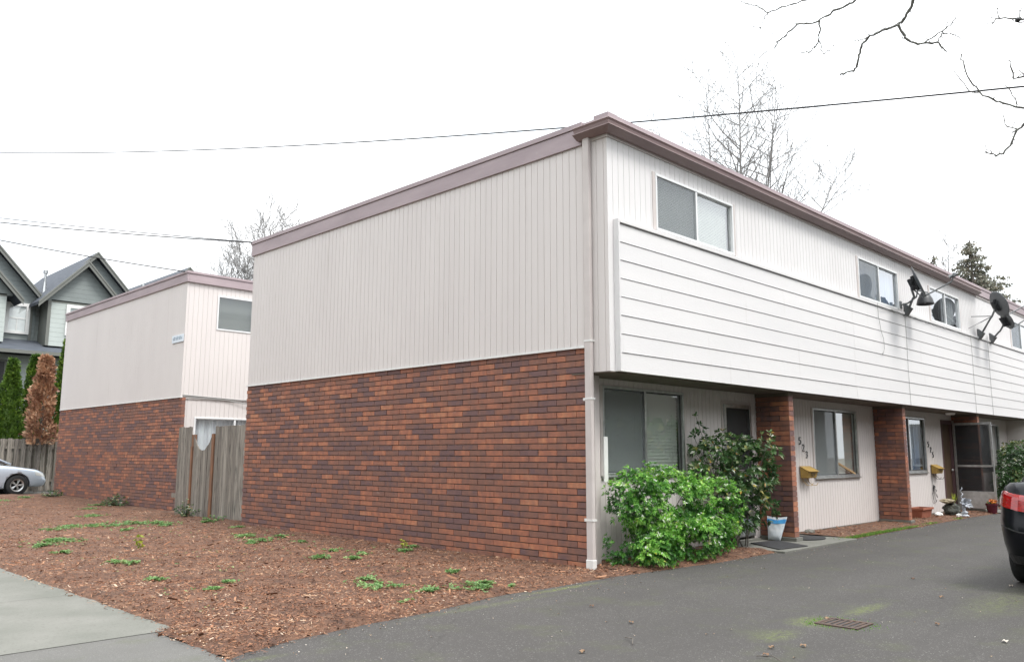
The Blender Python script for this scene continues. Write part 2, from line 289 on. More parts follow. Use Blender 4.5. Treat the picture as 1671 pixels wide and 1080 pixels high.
def dup(o, loc=None, rz=None, label=None, parent=None):
    c = o.copy(); sc.collection.objects.link(c); ORG[c.name] = ORG[o.name]
    if parent is not None: c.parent = parent
    if loc is not None: c.location = loc
    if rz is not None: c.rotation_euler = (0, 0, rz)
    if label: c['label'] = label
    for ch in list(o.children): dup(ch, parent=c)
    return c
def setting(o): return tag(o, kind='structure')
rnd = random.random; uni = random.uniform

def grooved(mb, ax, pl, out, u0, u1, z0, z1, holes=(), pitch=.122, gw=.0095, gd=.008, phase=.06):
    """vertical grooved sheet siding. ax: 'x' -> plane y=pl running along x. out: outward sign."""
    pts = []; u = u0 + phase; prof = [(u0, 0)]
    while u < u1 - gw:
        j = uni(-.001, .001)
        prof += [(u - gw / 2 + j, 0), (u - gw / 2 + .0015 + j, gd), (u + gw / 2 - .0015 + j, gd), (u + gw / 2 + j, 0)]; u += pitch
    prof.append((u1, 0))
    def dep(x):
        for (a, da), (b, db) in zip(prof, prof[1:]):
            if a <= x <= b: return da + (db - da) * ((x - a) / (b - a) if b > a else 0)
        return 0
    br = sorted(set([p[0] for p in prof] + [h[i] for h in holes for i in (0, 1) if u0 < h[i] < u1]))
    dd = dict(prof)
    def P(uu, d, z):
        k = pl - out * d
        return (uu, k, z) if ax == 'x' else (k, uu, z)
    for a, b in zip(br, br[1:]):
        if b - a < 1e-6: continue
        mid = (a + b) / 2; da = dd.get(a, dep(a)); db = dd.get(b, dep(b)); cuts = [(z0, z1)]
        for h in holes:
            if h[0] < mid < h[1]:
                nc = []
                for c0, c1 in cuts:
                    if h[2] > c0: nc.append((c0, min(h[2], c1)))
                    if h[3] < c1: nc.append((max(h[3], c0), c1))
                cuts = nc
        for c0, c1 in cuts:
            if c1 > c0: mb.quad(P(a, da, c0), P(b, db, c0), P(b, db, c1), P(a, da, c1))
    return mb
CO, BL = 2.803 / 34, .341
def brickface(mb, mo, ax, pl, out, u0, u1, z0, rows, th=.09, cap0=False):
    """real bricks, recessed joints; mo collects the mortar backing"""
    for i in range(rows):
        za = z0 + i * CO + .0062; zb = z0 + (i + 1) * CO - .0062; u = u0 - (BL / 2 if i % 2 else 0); first = True
        while u < u1 - .01:
            a = max(u, u0) + .0045; b = min(u + BL, u1) - .0045; u += BL
            if b - a < .02: continue
            q = uni(-.0028, .0028) + (.009 * out * 0 if rnd() > .012 else .010); k = pl + out * q; r = rnd()
            r = min(1, max(0, r * .88 + .06 + .16 * noise.noise(Vector((u * .5, z0 + i * .10, pl)))))
            t1 = uni(-.001, .001); t2 = uni(-.001, .001)
            if ax == 'y': vs = [(k, a, za), (k, b, za + t1), (k, b, zb + t1), (k, a, zb), (k - out * th, a, za), (k - out * th, b, za + t1), (k - out * th, b, zb + t1), (k - out * th, a, zb)]
            else: vs = [(a, k, za), (b, k, za + t1), (b, k, zb + t1), (a, k, zb), (a, k - out * th, za), (b, k - out * th, za + t1), (b, k - out * th, zb + t1), (a, k - out * th, zb)]
            mb.add(vs, [(0, 1, 2, 3), (0, 4, 5, 1), (3, 2, 6, 7), (0, 3, 7, 4), (1, 5, 6, 2)], r)
    k = pl - out * .015; k2 = pl - out * (th - .004); e = .008
    if ax == 'y': mo.box(k, u0 + e, z0, k2, u1 - e, z0 + rows * CO - .004)
    else: mo.box(u0 + e, k, z0, u1 - e, k2, z0 + rows * CO - .004)

# ================================================================== windows (all face -Y)
def window(par, pl, x0, x1, z0, z1, fm='alu', screen=0, cover='blind', fw_=.035, sill=True, cov=(0, 1, 0), dark=False, bp_=.04):
    m = MB(); a, b = pl - .018, pl + .055; xm = (x0 + x1) / 2
    m.box(x0, a, z1 - fw_, x1, b, z1); m.box(x0, a, z0, x1, b, z0 + fw_)
    m.box(x0, a + .001, z0 + fw_, x0 + fw_, b, z1 - fw_); m.box(x1 - fw_, a + .001, z0 + fw_, x1, b, z1 - fw_)
    m.box(xm - .022, a + .006, z0 + fw_, xm + .022, b, z1 - fw_)
    if sill: m.box(x0 - .03, a - .022, z0 - .03, x1 + .03, pl + .01, z0 - .001)
    wd = m.build('window', fm, par, bevel=.003)
    i = fw_ * .9
    d = MB()   # sash rails inside, dark gaskets
    for s0, s1, yy in ((x0 + fw_, xm - .022, pl + .006), (xm + .022, x1 - fw_, pl + .024)):
        d.box(s0, yy, z1 - fw_ - .02, s1, yy + .016, z1 - fw_); d.box(s0, yy, z0 + fw_, s1, yy + .016, z0 + fw_ + .018)
        d.box(s0, yy, z0 + fw_ + .018, s0 + .018, yy + .016, z1 - fw_ - .02); d.box(s1 - .018, yy, z0 + fw_ + .018, s1, yy + .016, z1 - fw_ - .02)
    d.build('sash', 'darkframe' if dark else 'alu', wd)
    MB().quad((x0 + fw_, pl + .014, z0 + fw_), (xm, pl + .014, z0 + fw_), (xm, pl + .014, z1 - fw_), (x0 + fw_, pl + .014, z1 - fw_)).build('pane', 'glass', wd)
    MB().quad((xm, pl + .032, z0 + fw_), (x1 - fw_, pl + .032, z0 + fw_), (x1 - fw_, pl + .032, z1 - fw_), (xm, pl + .032, z1 - fw_)).build('pane', 'glass', wd)
    if screen is not None:
        s0, s1 = ((x0 + fw_ * .8, xm - .015) if screen == 0 else (xm + .015, x1 - fw_ * .8))
        s = MB().quad((s0, pl - .006, z0 + i), (s1, pl - .006, z0 + i), (s1, pl - .006, z1 - i), (s0, pl - .006, z1 - i))
        s.build('insect_screen', 'screen', wd)
    if cover == 'blind':
        bl = MB(); z = z1 - .07
        bl.box(x0 + .04, pl + .075, z1 - .06, x1 - .04, pl + .115, z1 - .03)
        while z > z0 + .05:
            bl.quad((x0 + .05, pl + .085, z - bp_ * .55), (x1 - .05, pl + .085, z - bp_ * .55), (x1 - .05, pl + .085 + bp_ * .45, z + bp_ * .52), (x0 + .05, pl + .085 + bp_ * .45, z + bp_ * .52)); z -= bp_
        for xx in (x0 + .2, xm - .15, xm + .2, x1 - .2): bl.box(xx, pl + .083, z0 + .05, xx + .004, pl + .085, z1 - .05)
        bl.build('blinds', 'blind', wd)
    elif cover:
        c0, c1, wave = cov; cu = MB(); n = 60; X0 = x0 + (x1 - x0) * c0; X1 = x0 + (x1 - x0) * c1
        for k in range(n):
            u, v = X0 + (X1 - X0) * k / n, X0 + (X1 - X0) * (k + 1) / n
            f = lambda q: pl + .13 + .03 * math.sin(q * 55) + .012 * math.sin(q * 23)
            cu.quad((u, f(u), z0 + .03 + wave * k / n), (v, f(v), z0 + .03 + wave * (k + 1) / n), (v, f(v), z1 - .03), (u, f(u), z1 - .03))
        cu.build('curtain', cover, wd, smooth=True)
    return wd

def glyph(ch):   # stroke digits in a 1 x 1.6 cell
    G = {'5': [(.95, 1.6), (.1, 1.6), (.05, .95), (.5, 1.02), (.9, .8), (.95, .45), (.7, .08), (.3, 0), (0, .2)],
         '2': [(.05, 1.3), (.3, 1.58), (.7, 1.55), (.92, 1.25), (.8, .9), (.05, .02), (1, .02)],
         '3': [(.05, 1.45), (.5, 1.6), (.88, 1.35), (.75, .95), (.4, .85), (.8, .75), (.95, .4), (.6, .02), (.1, .1)]}
    return G[ch]
def digits(par, txt, x, z, pl, h=.10, dx=.115, dz=-.115):
    s = h / 1.6
    for i, ch in enumerate(txt):
        m = MB(); m.tube([(x + i * dx + px * s, pl - .008, z + i * dz + pz * s) for px, pz in glyph(ch)], .009, 6)
        m.build('house_number', 'digit', par)

# ================================================================== building one
XE = 26.0
B1 = thing('apartment_building', (0, 0, 0), 'near two-storey apartment building with red brick end wall, white clapboard band and brown gutter', 'apartment building', 'two-storey brick and siding apartment buildings')
bk, mo = MB(), MB(); brickface(bk, mo, 'y', -.01, -1, 0.0, 9.06, 0, 34)
e = bk.build('brick_wall', 'brick', B1); mo.build('mortar', 'mortar', e)
MB().box(-.002, .01, -.35, .09, 9.05, -.003).build('foundation', 'concrete', B1)
s = MB(); grooved(s, 'y', -.025, -1, -.41, 9.0, 2.806, 5.60, pitch=.118); grooved(s, 'y', -.0255, -1, -.41, -.012, 2.466, 2.803, pitch=.118)
s.box(-.0245, -.41, 2.803, .0, 9.0, 2.806); s.quad((-.025, 9.0, 2.803), (1, 9.0, 2.803), (1, 9.0, 5.6), (-.025, 9.0, 5.6))
s.build('end_siding', 'siding', B1)
f = MB(); f.box(-.042, .0, 2.795, -.0, 9.04, 2.803); f.box(-.042, .0, 2.803, -.036, 9.04, 2.822); f.box(-.052, -.012, 2.79, .0, .06, 2.812); f.build('drip_flashing', 'white', B1)
# upper front wall
W1 = [(1.05, 3.15), (7.95, 10.05), (12.02, 14.16), (18.75, 20.9)]; WZ = (4.505, 5.325)
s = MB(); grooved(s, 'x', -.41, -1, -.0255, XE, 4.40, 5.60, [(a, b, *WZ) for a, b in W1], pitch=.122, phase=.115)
s.quad((-.0255, -.41, 2.466), (.12, -.41, 2.466), (.12, -.41, 4.40), (-.0255, -.41, 4.40)); s.build('front_siding', 'siding_lit', B1)
c = MB(); BH = .2413
for i in range(8):
    z = 2.47 + i * BH; xs = [.112, 7.43, 14.7, 22.0, XE]
    for a, b in zip(xs, xs[1:]):
        j = uni(-.0015, .0015)
        c.prism([(-.415, z + .001), (-.482 + j, z + .001), (-.480 + j, z + .010), (-.472, z + BH - .0032), (-.415, z + BH - .0032)], 0, a + .001, b - .0012)
c.box(.10, -.452, 2.469, XE, -.412, 4.405)
c.build('clapboard_panel', 'clap', B1)
t = MB(); t.box(.082, -.498, 2.466, .112, -.411, 4.462); t.box(.112, -.498, 4.412, XE, -.411, 4.462)
t.build('panel_trim', 'clap', B1, bevel=.003)
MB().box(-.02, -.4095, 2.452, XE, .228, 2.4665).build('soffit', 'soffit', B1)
t = MB(); t.box(.092, -.012, 0.02, .13, .0, 2.45); t.box(.13, -.022, .02, .165, .012, 2.45); t.box(.165, -.006, .02, .255, .228, 2.45); t.build('corner_post', 'trim', B1, bevel=.003)
# ground floor recessed wall
DW = [(3.68, 4.62), (5.1, 6.0), (14.16, 14.96), (15.3, 16.2), (24.0, 24.9)]
GW = [(.60, 2.58, 1.14, 2.36), (6.98, 8.99, 1.0, 2.31), (10.9, 12.98, 1.03, 2.30), (17.1, 19.15, 1.03, 2.30), (21.2, 23.2, 1.03, 2.3)]
s = MB(); grooved(s, 'x', .23, -1, .256, XE, .055, 2.452, GW + [(a, b, 0, 2.30) for a, b in DW], pitch=.112)
s.build('recessed_wall', 'siding', B1)
fo = MB(); px_ = .256
for a, b in DW + [(XE, XE)]: fo.box(px_, .222, -.3, a, .40, .052); px_ = b
fo.build('foundation', 'concrete', B1)
# piers
for k, px in enumerate((4.80, 9.90, 15.0)):
    bk, mo = MB(), MB(); z0 = .09
    brickface(bk, mo, 'y', px, -1, -.38, .225, z0, 28, th=.075); brickface(bk, mo, 'y', px + .165, 1, -.378, .225, z0, 28, th=.075)
    for i in range(28): bk.box(px + .003, -.383, z0 + i * CO + .004, px + .162, -.30, z0 + (i + 1) * CO - .004, rnd())
    pr = bk.build('brick_pier', 'brick', B1)
    mo.build('mortar', 'mortar', pr)
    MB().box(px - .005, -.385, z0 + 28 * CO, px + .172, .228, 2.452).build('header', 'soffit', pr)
    MB().box(px - .035, -.425, -.2, px + .2, .22, z0 - .002).build('footing', 'concrete', pr, bevel=.006)
MB().box(20.0, -.38, .0, 20.15, .228, 2.452).build('partition_wall', 'siding', B1)
# interior (floor between storeys, back walls)
MB().box(.05, 2.6, 0, XE, 2.7, 2.45).box(.05, 2.6, 2.6, XE, 2.7, 5.55).box(.26, .3, 2.47, XE - .1, 9, 2.5).box(.26, .45, -.02, XE - .1, 2.6, .02).build('interior_wall', 'interior', B1)
MB().box(.1, 8.9, 0, XE, 9.0, 5.6).box(XE - .1, -.4, 2.47, XE, 8.9, 5.6).box(XE - .1, .25, 0, XE, 8.9, 2.45).build('rear_wall', 'siding', B1)
# windows
window(B1, -.41, *W1[0], *WZ, fm='aluW', screen=0, cover='blind', sill=False, bp_=.024)
window(B1, -.41, *W1[1], *WZ, fm='aluW', screen=0, cover='curtain_blue', cov=(.0, 1, 0), sill=False)
window(B1, -.41, *W1[2], *WZ, fm='aluW', screen=None, cover='curtain', cov=(.5, 1, .12), sill=False)
window(B1, -.41, *W1[3], *WZ, fm='aluW', screen=0, cover='curtain_blue', cov=(0, 1, 0), sill=False)
w_ = window(B1, .23, *GW[0], fm='alu', screen=0, cover='blind', dark=True, bp_=.05)
w_ = window(B1, .23, *GW[1], fm='alu', screen=0, cover='blind', dark=True, bp_=.055)
st = MB(); st.tube([(8.1, .275, 1.26), (8.88, .275, 1.045)], .028, 6); st.build('security_stick', 'woodstick', w_)
window(B1, .23, *GW[2], fm='alu', screen=None, cover='curtain_blue', cov=(.35, .95, 0), dark=True)
window(B1, .23, *GW[3], fm='alu', screen=0, cover='blind', dark=True)
window(B1, .23, *GW[4], fm='alu', screen=0, cover='blind', dark=True)
for a, b in W1: MB().box(a - .07, -.422, WZ[0], a - .002, -.4095, WZ[1] + .01).build('window_casing', 'trim', B1); MB().box(b + .002, -.422, WZ[0], b + .06, -.4095, WZ[1] + .01).build('window_casing', 'trim', B1)
for a, b, z0, z1 in (GW[0], GW[1], GW[2]): MB().box(a - .06, .212, z0, a - .003, .2295, z1).build('window_casing', 'trim', B1); MB().box(b + .003, .212, z0, b + .05, .2295, z1).build('window_casing', 'trim', B1)
# doors
def door(x0, x1, colr='door', frame='trim', storm='closed', z0=.06):
    d = MB(); d.box(x0 + .05, .275, z0 + .02, x1 - .05, .315, 2.2); d.box(x0 + .16, .268, z0 + .25, x1 - .16, .2745, .95); d.box(x0 + .16, .268, 1.15, x1 - .16, .2745, 2.02)
    dr = d.build('door', colr, B1, bevel=.004)
    MB().lathe([(0, -.03), (.022, -.03), (.03, -.01), (.03, .01), (.015, .03), (0, .03)], (x1 - .12, .235, 1.05), 10).build('door_knob', 'alu', dr, smooth=True)
    MB().box(x0, .213, z0, x0 + .05, .33, 2.30).box(x1 - .05, .213, z0, x1, .33, 2.30).box(x0 + .05, .214, 2.2, x1 - .05, .33, 2.30).build('door_frame', frame, B1, bevel=.003)
    MB().box(x0, .12, -.02, x1, .39, z0 - .001).build('threshold', 'concrete', B1)
def stormdoor(P, label=None, lite='glassdull'):
    """P(u, d, z) maps door-local to world; u across 0..1"""
    def bx(m, u0, u1, z0, z1, d0=-.014, d1=.014):
        a = P(u0, d0, z0); b = P(u1, d1, z1); m.box(*a, *b)
    f = MB(); T = 2.24; B = .10
    bx(f, 0, .06, B, T); bx(f, .94, 1, B, T); bx(f, .0601, .9399, T - .055, T - .001); bx(f, .0601, .9399, 1.13, 1.18); bx(f, .0601, .9399, .50, .53); 
    fr = f.build('storm_door', 'alu', B1, bevel=.003)
    if label: fr['label'] = label
    k = MB(); bx(k, .061, .939, B + .01, .499, -.006, .006); k.build('kick_panel', 'alu', fr)
    k = MB(); bx(k, .061, .939, .531, 1.129, -.002, .002); bx(k, .061, .939, 1.181, T - .056, -.002, .002); k.build('screen_panel', 'screen2', fr)
    h = MB(); bx(h, .93, .975, 1.02, 1.14, -.05, -.014); h.build('door_handle', 'black', fr)
door(3.68, 4.62, 'white', 'trim'); stormdoor(lambda u, d, z: (3.72 + u * .86, .20 + d, z))
door(5.1, 6.0, 'door', 'trim')
door(14.16, 14.96, 'door', 'doorframe', z0=.08)
stormdoor(lambda u, d, z: (14.93 + d, .19 - u * .90, z), 'open aluminium storm door standing out from the wall')
MB().box(14.98, .17, .1, 15.0, .215, 2.3).build('door_jamb', 'alu', B1)
door(15.3, 16.2, 'door', 'trim'); door(24.0, 24.9, 'door', 'trim')
digits(B1, '523', 6.36, 1.62, .226, .12, .125, -.125); digits(B1, '525', 12.98 + .14, 1.62, .226, .12, .14, -.125)
# gutter, fascia, roof
gp = [(0, 5.75), (-.135, 5.752), (-.14, 5.74), (-.122, 5.715), (-.11, 5.668), (-.149, 5.655), (-.150, 5.646), (-.05, 5.592), (0, 5.592)]
YG = -.432; XG = -.045
def gutterring(prof, x_end, y_end):
    m = MB(); n = len(prof); v = []
    for (d, z) in prof: v.append((XG + d, y_end, z))
    for (d, z) in prof: v.append((XG + d, YG + d, z))
    for (d, z) in prof: v.append((x_end, YG + d, z))
    fs = [(k * n + i, k * n + (i + 1) % n, (k + 1) * n + (i + 1) % n, (k + 1) * n + i) for k in (0, 1) for i in range(n)]
    return m.add(v, fs + [tuple(range(n)), tuple(range(2 * n, 3 * n))])
g = gutterring(gp, 15.6, .04); g.build('gutter', 'gutter', B1)
MB().box(-.03, YG + .001, 5.56, XE, -.411, 5.60).box(-.044, YG, 5.60, XE, -.411, 5.665).box(-.044, -.43, 5.555, -.026, .05, 5.66).build('frieze_board', 'trim', B1)
MB().box(-.05, YG - .006, 5.665, XE, -.40, 5.80).box(15.601, YG - .03, 5.62, XE, YG - .0062, 5.80).build('front_fascia', 'mauve', B1)
MB().box(-.055, .0, 5.545, -.0255, 9.06, 5.785).box(-.0255, 9.03, 5.545, 3, 9.06, 5.785).build('end_fascia', 'mauve', B1, bevel=.004)
cp = MB(); cp.box(-.072, -.02, 5.79, .12, 9.08, 5.862); cp.box(-.078, YG - .05, 5.802, .12, -.235, 5.872); cp.box(.12, YG - .045, 5.802, XE, -.3, 5.868); cp.box(-.05, -.234, 5.79, .12, -.021, 5.84)
cp.build('roof_cap', 'mauve', B1, bevel=.004)
MB().box(.0, -.40, 5.66, XE, 9.02, 5.80).build('roof', 'shingle', B1)
vb = MB(); vb.box(8.2, -.25, 5.80, 8.5, .1, 5.98); vb.build('roof_vent', 'mauve', B1)
vb = MB(); vb.box(14.6, .2, 5.80, 14.75, .4, 6.08); vb.build('roof_vent', 'mauve', B1)
# downspout
d = MB(); d.box(-.102, -.158, .12, -.04, -.052, 5.60); dn = d.build('downspout', 'trim', B1, bevel=.012)
d = MB()
for z in (.60, 2.117, 2.86): d.box(-.106, -.163, z, -.02, -.048, z + .022)
for z in (.59, 2.107): d.box(-.05, -.05, z, -.02, .02, z + .035)
d.build('strap', 'white', dn)
d = MB(); d.prism([(-.108, -.164), (-.034, -.164), (-.034, -.046), (-.108, -.046)], 2, -.0, .135); d.prism([(-.112, -.158), (-.04, -.158), (-.04, -.07), (-.112, -.07)], 2, -.10, -.0); d.build('drain_boot', 'white', dn, bevel=.008)
# notice board at window edge
tag(MB().box(.30, -.035, 1.07, .38, -.02, 1.655).build('notice_board', 'white'), 'narrow blank white board fixed upright beside the corner post', 'board')
# soffit lamps
for x in (13.9,): MB().lathe([(.0, -.05), (.09, -.045), (.11, -.02), (.115, .0)], (x, -.1, 2.451), 16).build('soffit_lamp', 'white', B1, smooth=True)

# ================================================================== building two
B2 = thing('apartment_building', (.45, 13.26, 0), 'farther two-storey apartment building left of the wooden gate with small sign high on its corner', 'apartment building', 'two-storey brick and siding apartment buildings')
bk, mo = MB(), MB(); brickface(bk, mo, 'y', .44, -1, 13.2, 22.34, 0, 34)
e = bk.build('brick_wall', 'brick', B2); mo.build('mortar', 'mortar', e)
MB().box(.45, 13.21, -.3, .53, 22.3, -.003).build('foundation', 'concrete', B2)
s = MB(); grooved(s, 'y', .425, -1, 13.24, 22.3, 2.806, 5.72, pitch=.122, gw=.006, gd=.003); s.build('end_siding', 'siding', B2)
MB().box(.41, 13.2, 2.797, .45, 22.3, 2.815).build('drip_flashing', 'white', B2)
BW = [(1.235, 3.2, 4.56, 5.45), (.80, 2.95, .9, 2.33)]
s = MB(); grooved(s, 'x', 13.24, -1, .425, 12, 2.79, 5.72, [BW[0]]); grooved(s, 'x', 13.262, -1, .54, 12, .0, 2.784, [BW[1]]); s.box(.425, 13.236, 2.77, 12, 13.26, 2.79)
s.build('side_siding', 'siding', B2)
window(B2, 13.24, *BW[0], fm='aluW', screen=0, cover='blind', sill=False); window(B2, 13.262, *BW[1], fm='aluW', screen=None, cover='curtain', cov=(0, 1, 0))
MB().box(.39, 13.18, 5.69, .43, 22.33, 5.90).box(.43, 13.18, 5.69, 12, 13.22, 5.90).build('fascia', 'mauve', B2, bevel=.004)
MB().box(.37, 13.16, 5.905, .6, 22.35, 5.965).box(.6, 13.16, 5.905, 12, 13.4, 5.965).build('roof_cap', 'mauve', B2, bevel=.004)
MB().box(.45, 13.25, 5.75, 12, 22.3, 5.90).build('roof', 'shingle', B2)
MB().box(.46, 15.5, 0, 12, 15.6, 5.6).box(.46, 22.2, 0, 12, 22.3, 5.7).box(11.9, 13.3, 0, 12, 22.2, 5.7).build('interior_wall', 'interior', B2)
cb = MB(); cb.tube([(.46, 13.225, 2.86), (2, 13.225, 2.80), (4, 13.22, 2.84)], .012, 6); cb.tube([(.46, 13.23, 2.82), (1.6, 13.225, 2.78), (2.2, 13.2, 2.70), (2.6, 13.2, 2.6)], .009, 5); cb.build('cable', 'wiregrey', B2)
# blue-white address sign
sg = thing('address_sign', (.41, 13.55, 4.2), 'small pale sign with blurred dark characters high on the farther building', 'sign')
MB().box(.40, 13.26, 4.185, .418, 13.92, 4.375).build('sign_plate', mat('sign_pale', (.66, .72, .78), .4), sg, bevel=.006)
m = MB()
for i in range(7):
    y = 13.33 + i * .082; h = .07 + .015 * (i % 2); m.box(.396, y, 4.25, .3995, y + .014, 4.25 + h); m.box(.396, y + .014, 4.25 + (h - .014 if i % 3 else .03), .3995, y + .05, 4.264 + (h - .014 if i % 3 else .03)); 
    if i % 2: m.box(.396, y + .036, 4.25, .3995, y + .05, 4.25 + h)
m.build('lettering', mat('sign_dark', (.24, .32, .40), .5), sg)

# ================================================================== gate and fences
def boards(x, y0, y1, z0, top, bw=.14, th=.02):
    m = MB(); y = y0
    while y < y1 - .03:
        b = min(y + bw, y1); q = uni(-.006, .006); ta = top(y) + uni(-.012, .012); tb = top(b) + uni(-.012, .012); r = rnd()
        ya, yb = y + .004, b - .004
        m.add([(x + q, ya, z0), (x + q, yb, z0), (x + q, yb, tb), (x + q, ya, ta), (x + q + th, ya, z0), (x + q + th, yb, z0), (x + q + th, yb, tb), (x + q + th, ya, ta)],
              [(0, 3, 2, 1), (4, 5, 6, 7), (0, 1, 5, 4), (1, 2, 6, 5), (2, 3, 7, 6), (3, 0, 4, 7)], r); y = b
    return m
F1 = thing('wooden_fence', (.27, 10.5, 0), 'weathered grey plank panel beside the near brick wall', 'fence', 'weathered plank fence between the buildings')
boards(.25, 9.07, 10.93, -.05, lambda y: 2.035).build('planks', 'wood', F1); MB().box(.275, 9.07, .4, .32, 10.93, .5).box(.275, 9.07, 1.6, .32, 10.93, 1.7).build('rail', 'wood', F1)
F2 = thing('wooden_fence', (.27, 12.4, 0), 'narrow weathered grey plank panel beside the farther brick wall', 'fence', 'weathered plank fence between the buildings')
boards(.25, 12.12, 12.82, -.05, lambda y: 2.05).build('planks', 'wood', F2); MB().box(.275, 12.12, .4, .32, 13.1, .5).build('rail', 'wood', F2)
G1 = thing('wooden_gate', (.27, 11.5, 0), 'weathered wooden gate with scooped top between two rusty brown posts', 'gate')
boards(.255, 11.06, 12.02, .02, lambda y: 1.50 + 1.5 * abs(y - 11.53) ** 1.9, bw=.105).build('planks', 'wood', G1)
MB().box(.28, 11.06, .3, .32, 12.02, .4).box(.28, 11.06, 1.25, .32, 12.02, 1.35).build('rail', 'wood', G1)
MB().box(.23, 10.94, -.05, .29, 11.05, 1.87).build('gate_post', 'cedar', G1); MB().box(.262, 11.93, -.05, .30, 12.12, 1.87).box(.24, 12.03, -.05, .26, 12.11, 1.6).build('gate_post', 'cedar', G1)
FL = thing('wooden_fence', (-3, 26.0, .1), 'long fence of alternating grey boards behind the silver car', 'fence')
m = MB(); x = -8.0
while x < 2.6:
    m.box(x, 25.98, .12, x + .13, 26.0, 1.95 + uni(-.01, .01), rnd()); x += .215
m2 = MB(); x = -7.9
while x < 2.6:
    m2.box(x, 26.07, .12, x + .13, 26.09, 1.93, rnd()); x += .215
m.build('front_boards', 'wood', FL); m2.build('back_boards', 'wood', FL); MB().box(-8, 26.002, .45, 2.6, 26.068, .53).box(-8, 26.002, 1.6, 2.6, 26.068, 1.68).build('rail', 'wood', FL)
for x in (-5.5, -2.9, -.4, 2.1): MB().box(x, 26.095, .0, x + .1, 26.19, 2.0).build('fence_post', 'wood', FL)

# ================================================================== grey townhouses beyond
TH = thing('townhouse_row', (2, 33, 0), 'grey and sage townhouses with steep dark gables and white windows beyond the fence', 'houses')
def gable(cx, y, hw, apex, zb, yb, wallm, wb):
    """front gable: wall triangle + box, two roof slabs, rake boards"""
    sl = 1.09; zE = apex - hw * sl
    MB().prism([(cx - hw + .22, zb), (cx + hw - .22, zb), (cx + hw - .22, zE + .2), (cx, apex - .08), (cx - hw + .22, zE + .2)], 1, y, y + .3).build('gable_wall', wallm, TH)
    for s_ in (-1, 1):
        r_ = MB(); a = (cx, apex); b = (cx + s_ * (hw + .12), zE - .12 * sl)
        vs = [(a[0], y - .30, a[1]), (b[0], y - .30, b[1]), (b[0], yb, b[1]), (a[0], yb, a[1])]; vs += [(v[0], v[1], v[2] + .14) for v in vs]
        r_.add(vs, [(0, 1, 2, 3), (7, 6, 5, 4), (0, 4, 5, 1), (1, 5, 6, 2), (2, 6, 7, 3), (3, 7, 4, 0)]); rf = r_.build('roof', 'shingle', TH)
        t_ = MB(); q = .17
        for yy, o_ in ((y - .335, .15), (y - .36, .15)):
            th_ = q if yy > y - .35 else .06
            vs = [(a[0], yy, a[1] + o_), (b[0], yy, b[1] + o_), (b[0], yy, b[1] + o_ - th_ * 1.5), (a[0], yy, a[1] + o_ - th_ * 1.5)]; vs += [(v[0], y - .301 if yy > y - .35 else y - .3355, v[2]) for v in vs]
            t_.add(vs, [(0, 1, 2, 3), (7, 6, 5, 4), (0, 4, 5, 1), (1, 5, 6, 2), (2, 6, 7, 3), (3, 7, 4, 0)])
        t_.build('rake_board', 'gtrim', rf)
def whitewin(x0, x1, z0, z1, y):
    w0 = MB().box(x0, y - .06, z0, x1, y, z0 + .12).box(x0, y - .06, z1 - .14, x1, y, z1).box(x0, y - .06, z0 + .12, x0 + .15, y, z1 - .14).box(x1 - .15, y - .06, z0 + .12, x1, y, z1 - .14).box(x0 + .15, y - .02, (z0 + z1) / 2 - .02, x1 - .15, y, (z0 + z1) / 2 + .02).box((x0 + x1) / 2 - .015, y - .02, z0 + .12, (x0 + x1) / 2 + .015, y, (z0 + z1) / 2 - .02).build('window', 'white', TH)
    MB().quad((x0 + .15, y - .01, z0 + .12), (x1 - .15, y - .01, z0 + .12), (x1 - .15, y - .01, z1 - .14), (x0 + .15, y - .01, z1 - .14)).build('pane', 'glass', w0)
    MB().box(x0 + .15, y + .004, z0 + .12, x1 - .15, y + .01, z1 - .14).build('blinds', 'white', w0)
for cx in (-4.0, .3, 4.6, 8.9, 13.2):
    gable(cx, 33.0, 2.25, 10.45, 6.0, 41, 'lapdark', 0)
    gable(cx - .7, 31.9, 1.75, 9.72, 7.95, 35, 'lapdark', 0)
    xa, xb = cx - 2.08, cx + .62
    MB().box(xa, 31.92, 6.0, xb, 33.0, 7.95).build('bay_wall', 'lapsage', TH)
    MB().box(xa - .04, 31.88, 6.0, xa + .09, 31.9195, 7.95).box(xa - .04, 31.9196, 6.0, xa - .001, 33, 7.95).box(xa + .09, 31.9, 7.9, xb, 31.919, 8.0).build('corner_board', 'gtrim', TH)
    whitewin(cx - 1.38, cx - .3, 6.5, 7.86, 31.92)
    whitewin(cx + .85, cx + 1.80, 6.52, 7.86, 32.99)
    MB().box(cx + .75, 32.95, 6.2, cx + .85, 32.99, 7.95).box(cx + 1.8, 32.95, 6.2, cx + 1.9, 32.99, 7.95).build('window_casing', 'gtrim', TH)
    v = MB(); v.box(cx - .22, 32.93, 9.42, cx + .12, 32.99, 9.83)
    vv = v.build('gable_vent', 'gtrim', TH); v = MB()
    for k in range(6): v.box(cx - .17, 32.915, 9.47 + k * .055, cx + .07, 32.9299, 9.495 + k * .055)
    v.build('louvre', 'black', vv)
    v = MB(); v.tube([(cx - 1.85, 33.6, 8.6), (cx - 1.85, 33.6, 9.45)], .05, 8); v.tube([(cx - 1.85, 33.6, 8.3), (cx - 1.85, 33.6, 9.05)], [.14, .06], 8); v.tube([(cx - 1.85, 33.6, 9.42), (cx - 1.85, 33.6, 9.56)], .1, 8); v.build('vent_pipe', 'alu', TH)
MB().prism([(33.0, 6.28), (31.0, 5.6), (31.0, 5.47), (33.0, 6.0)], 0, -8, 16).build('porch_roof', 'shingle', TH); MB().box(-8, 30.92, 5.48, 16, 30.999, 5.62).build('eave_gutter', 'gtrim', TH)
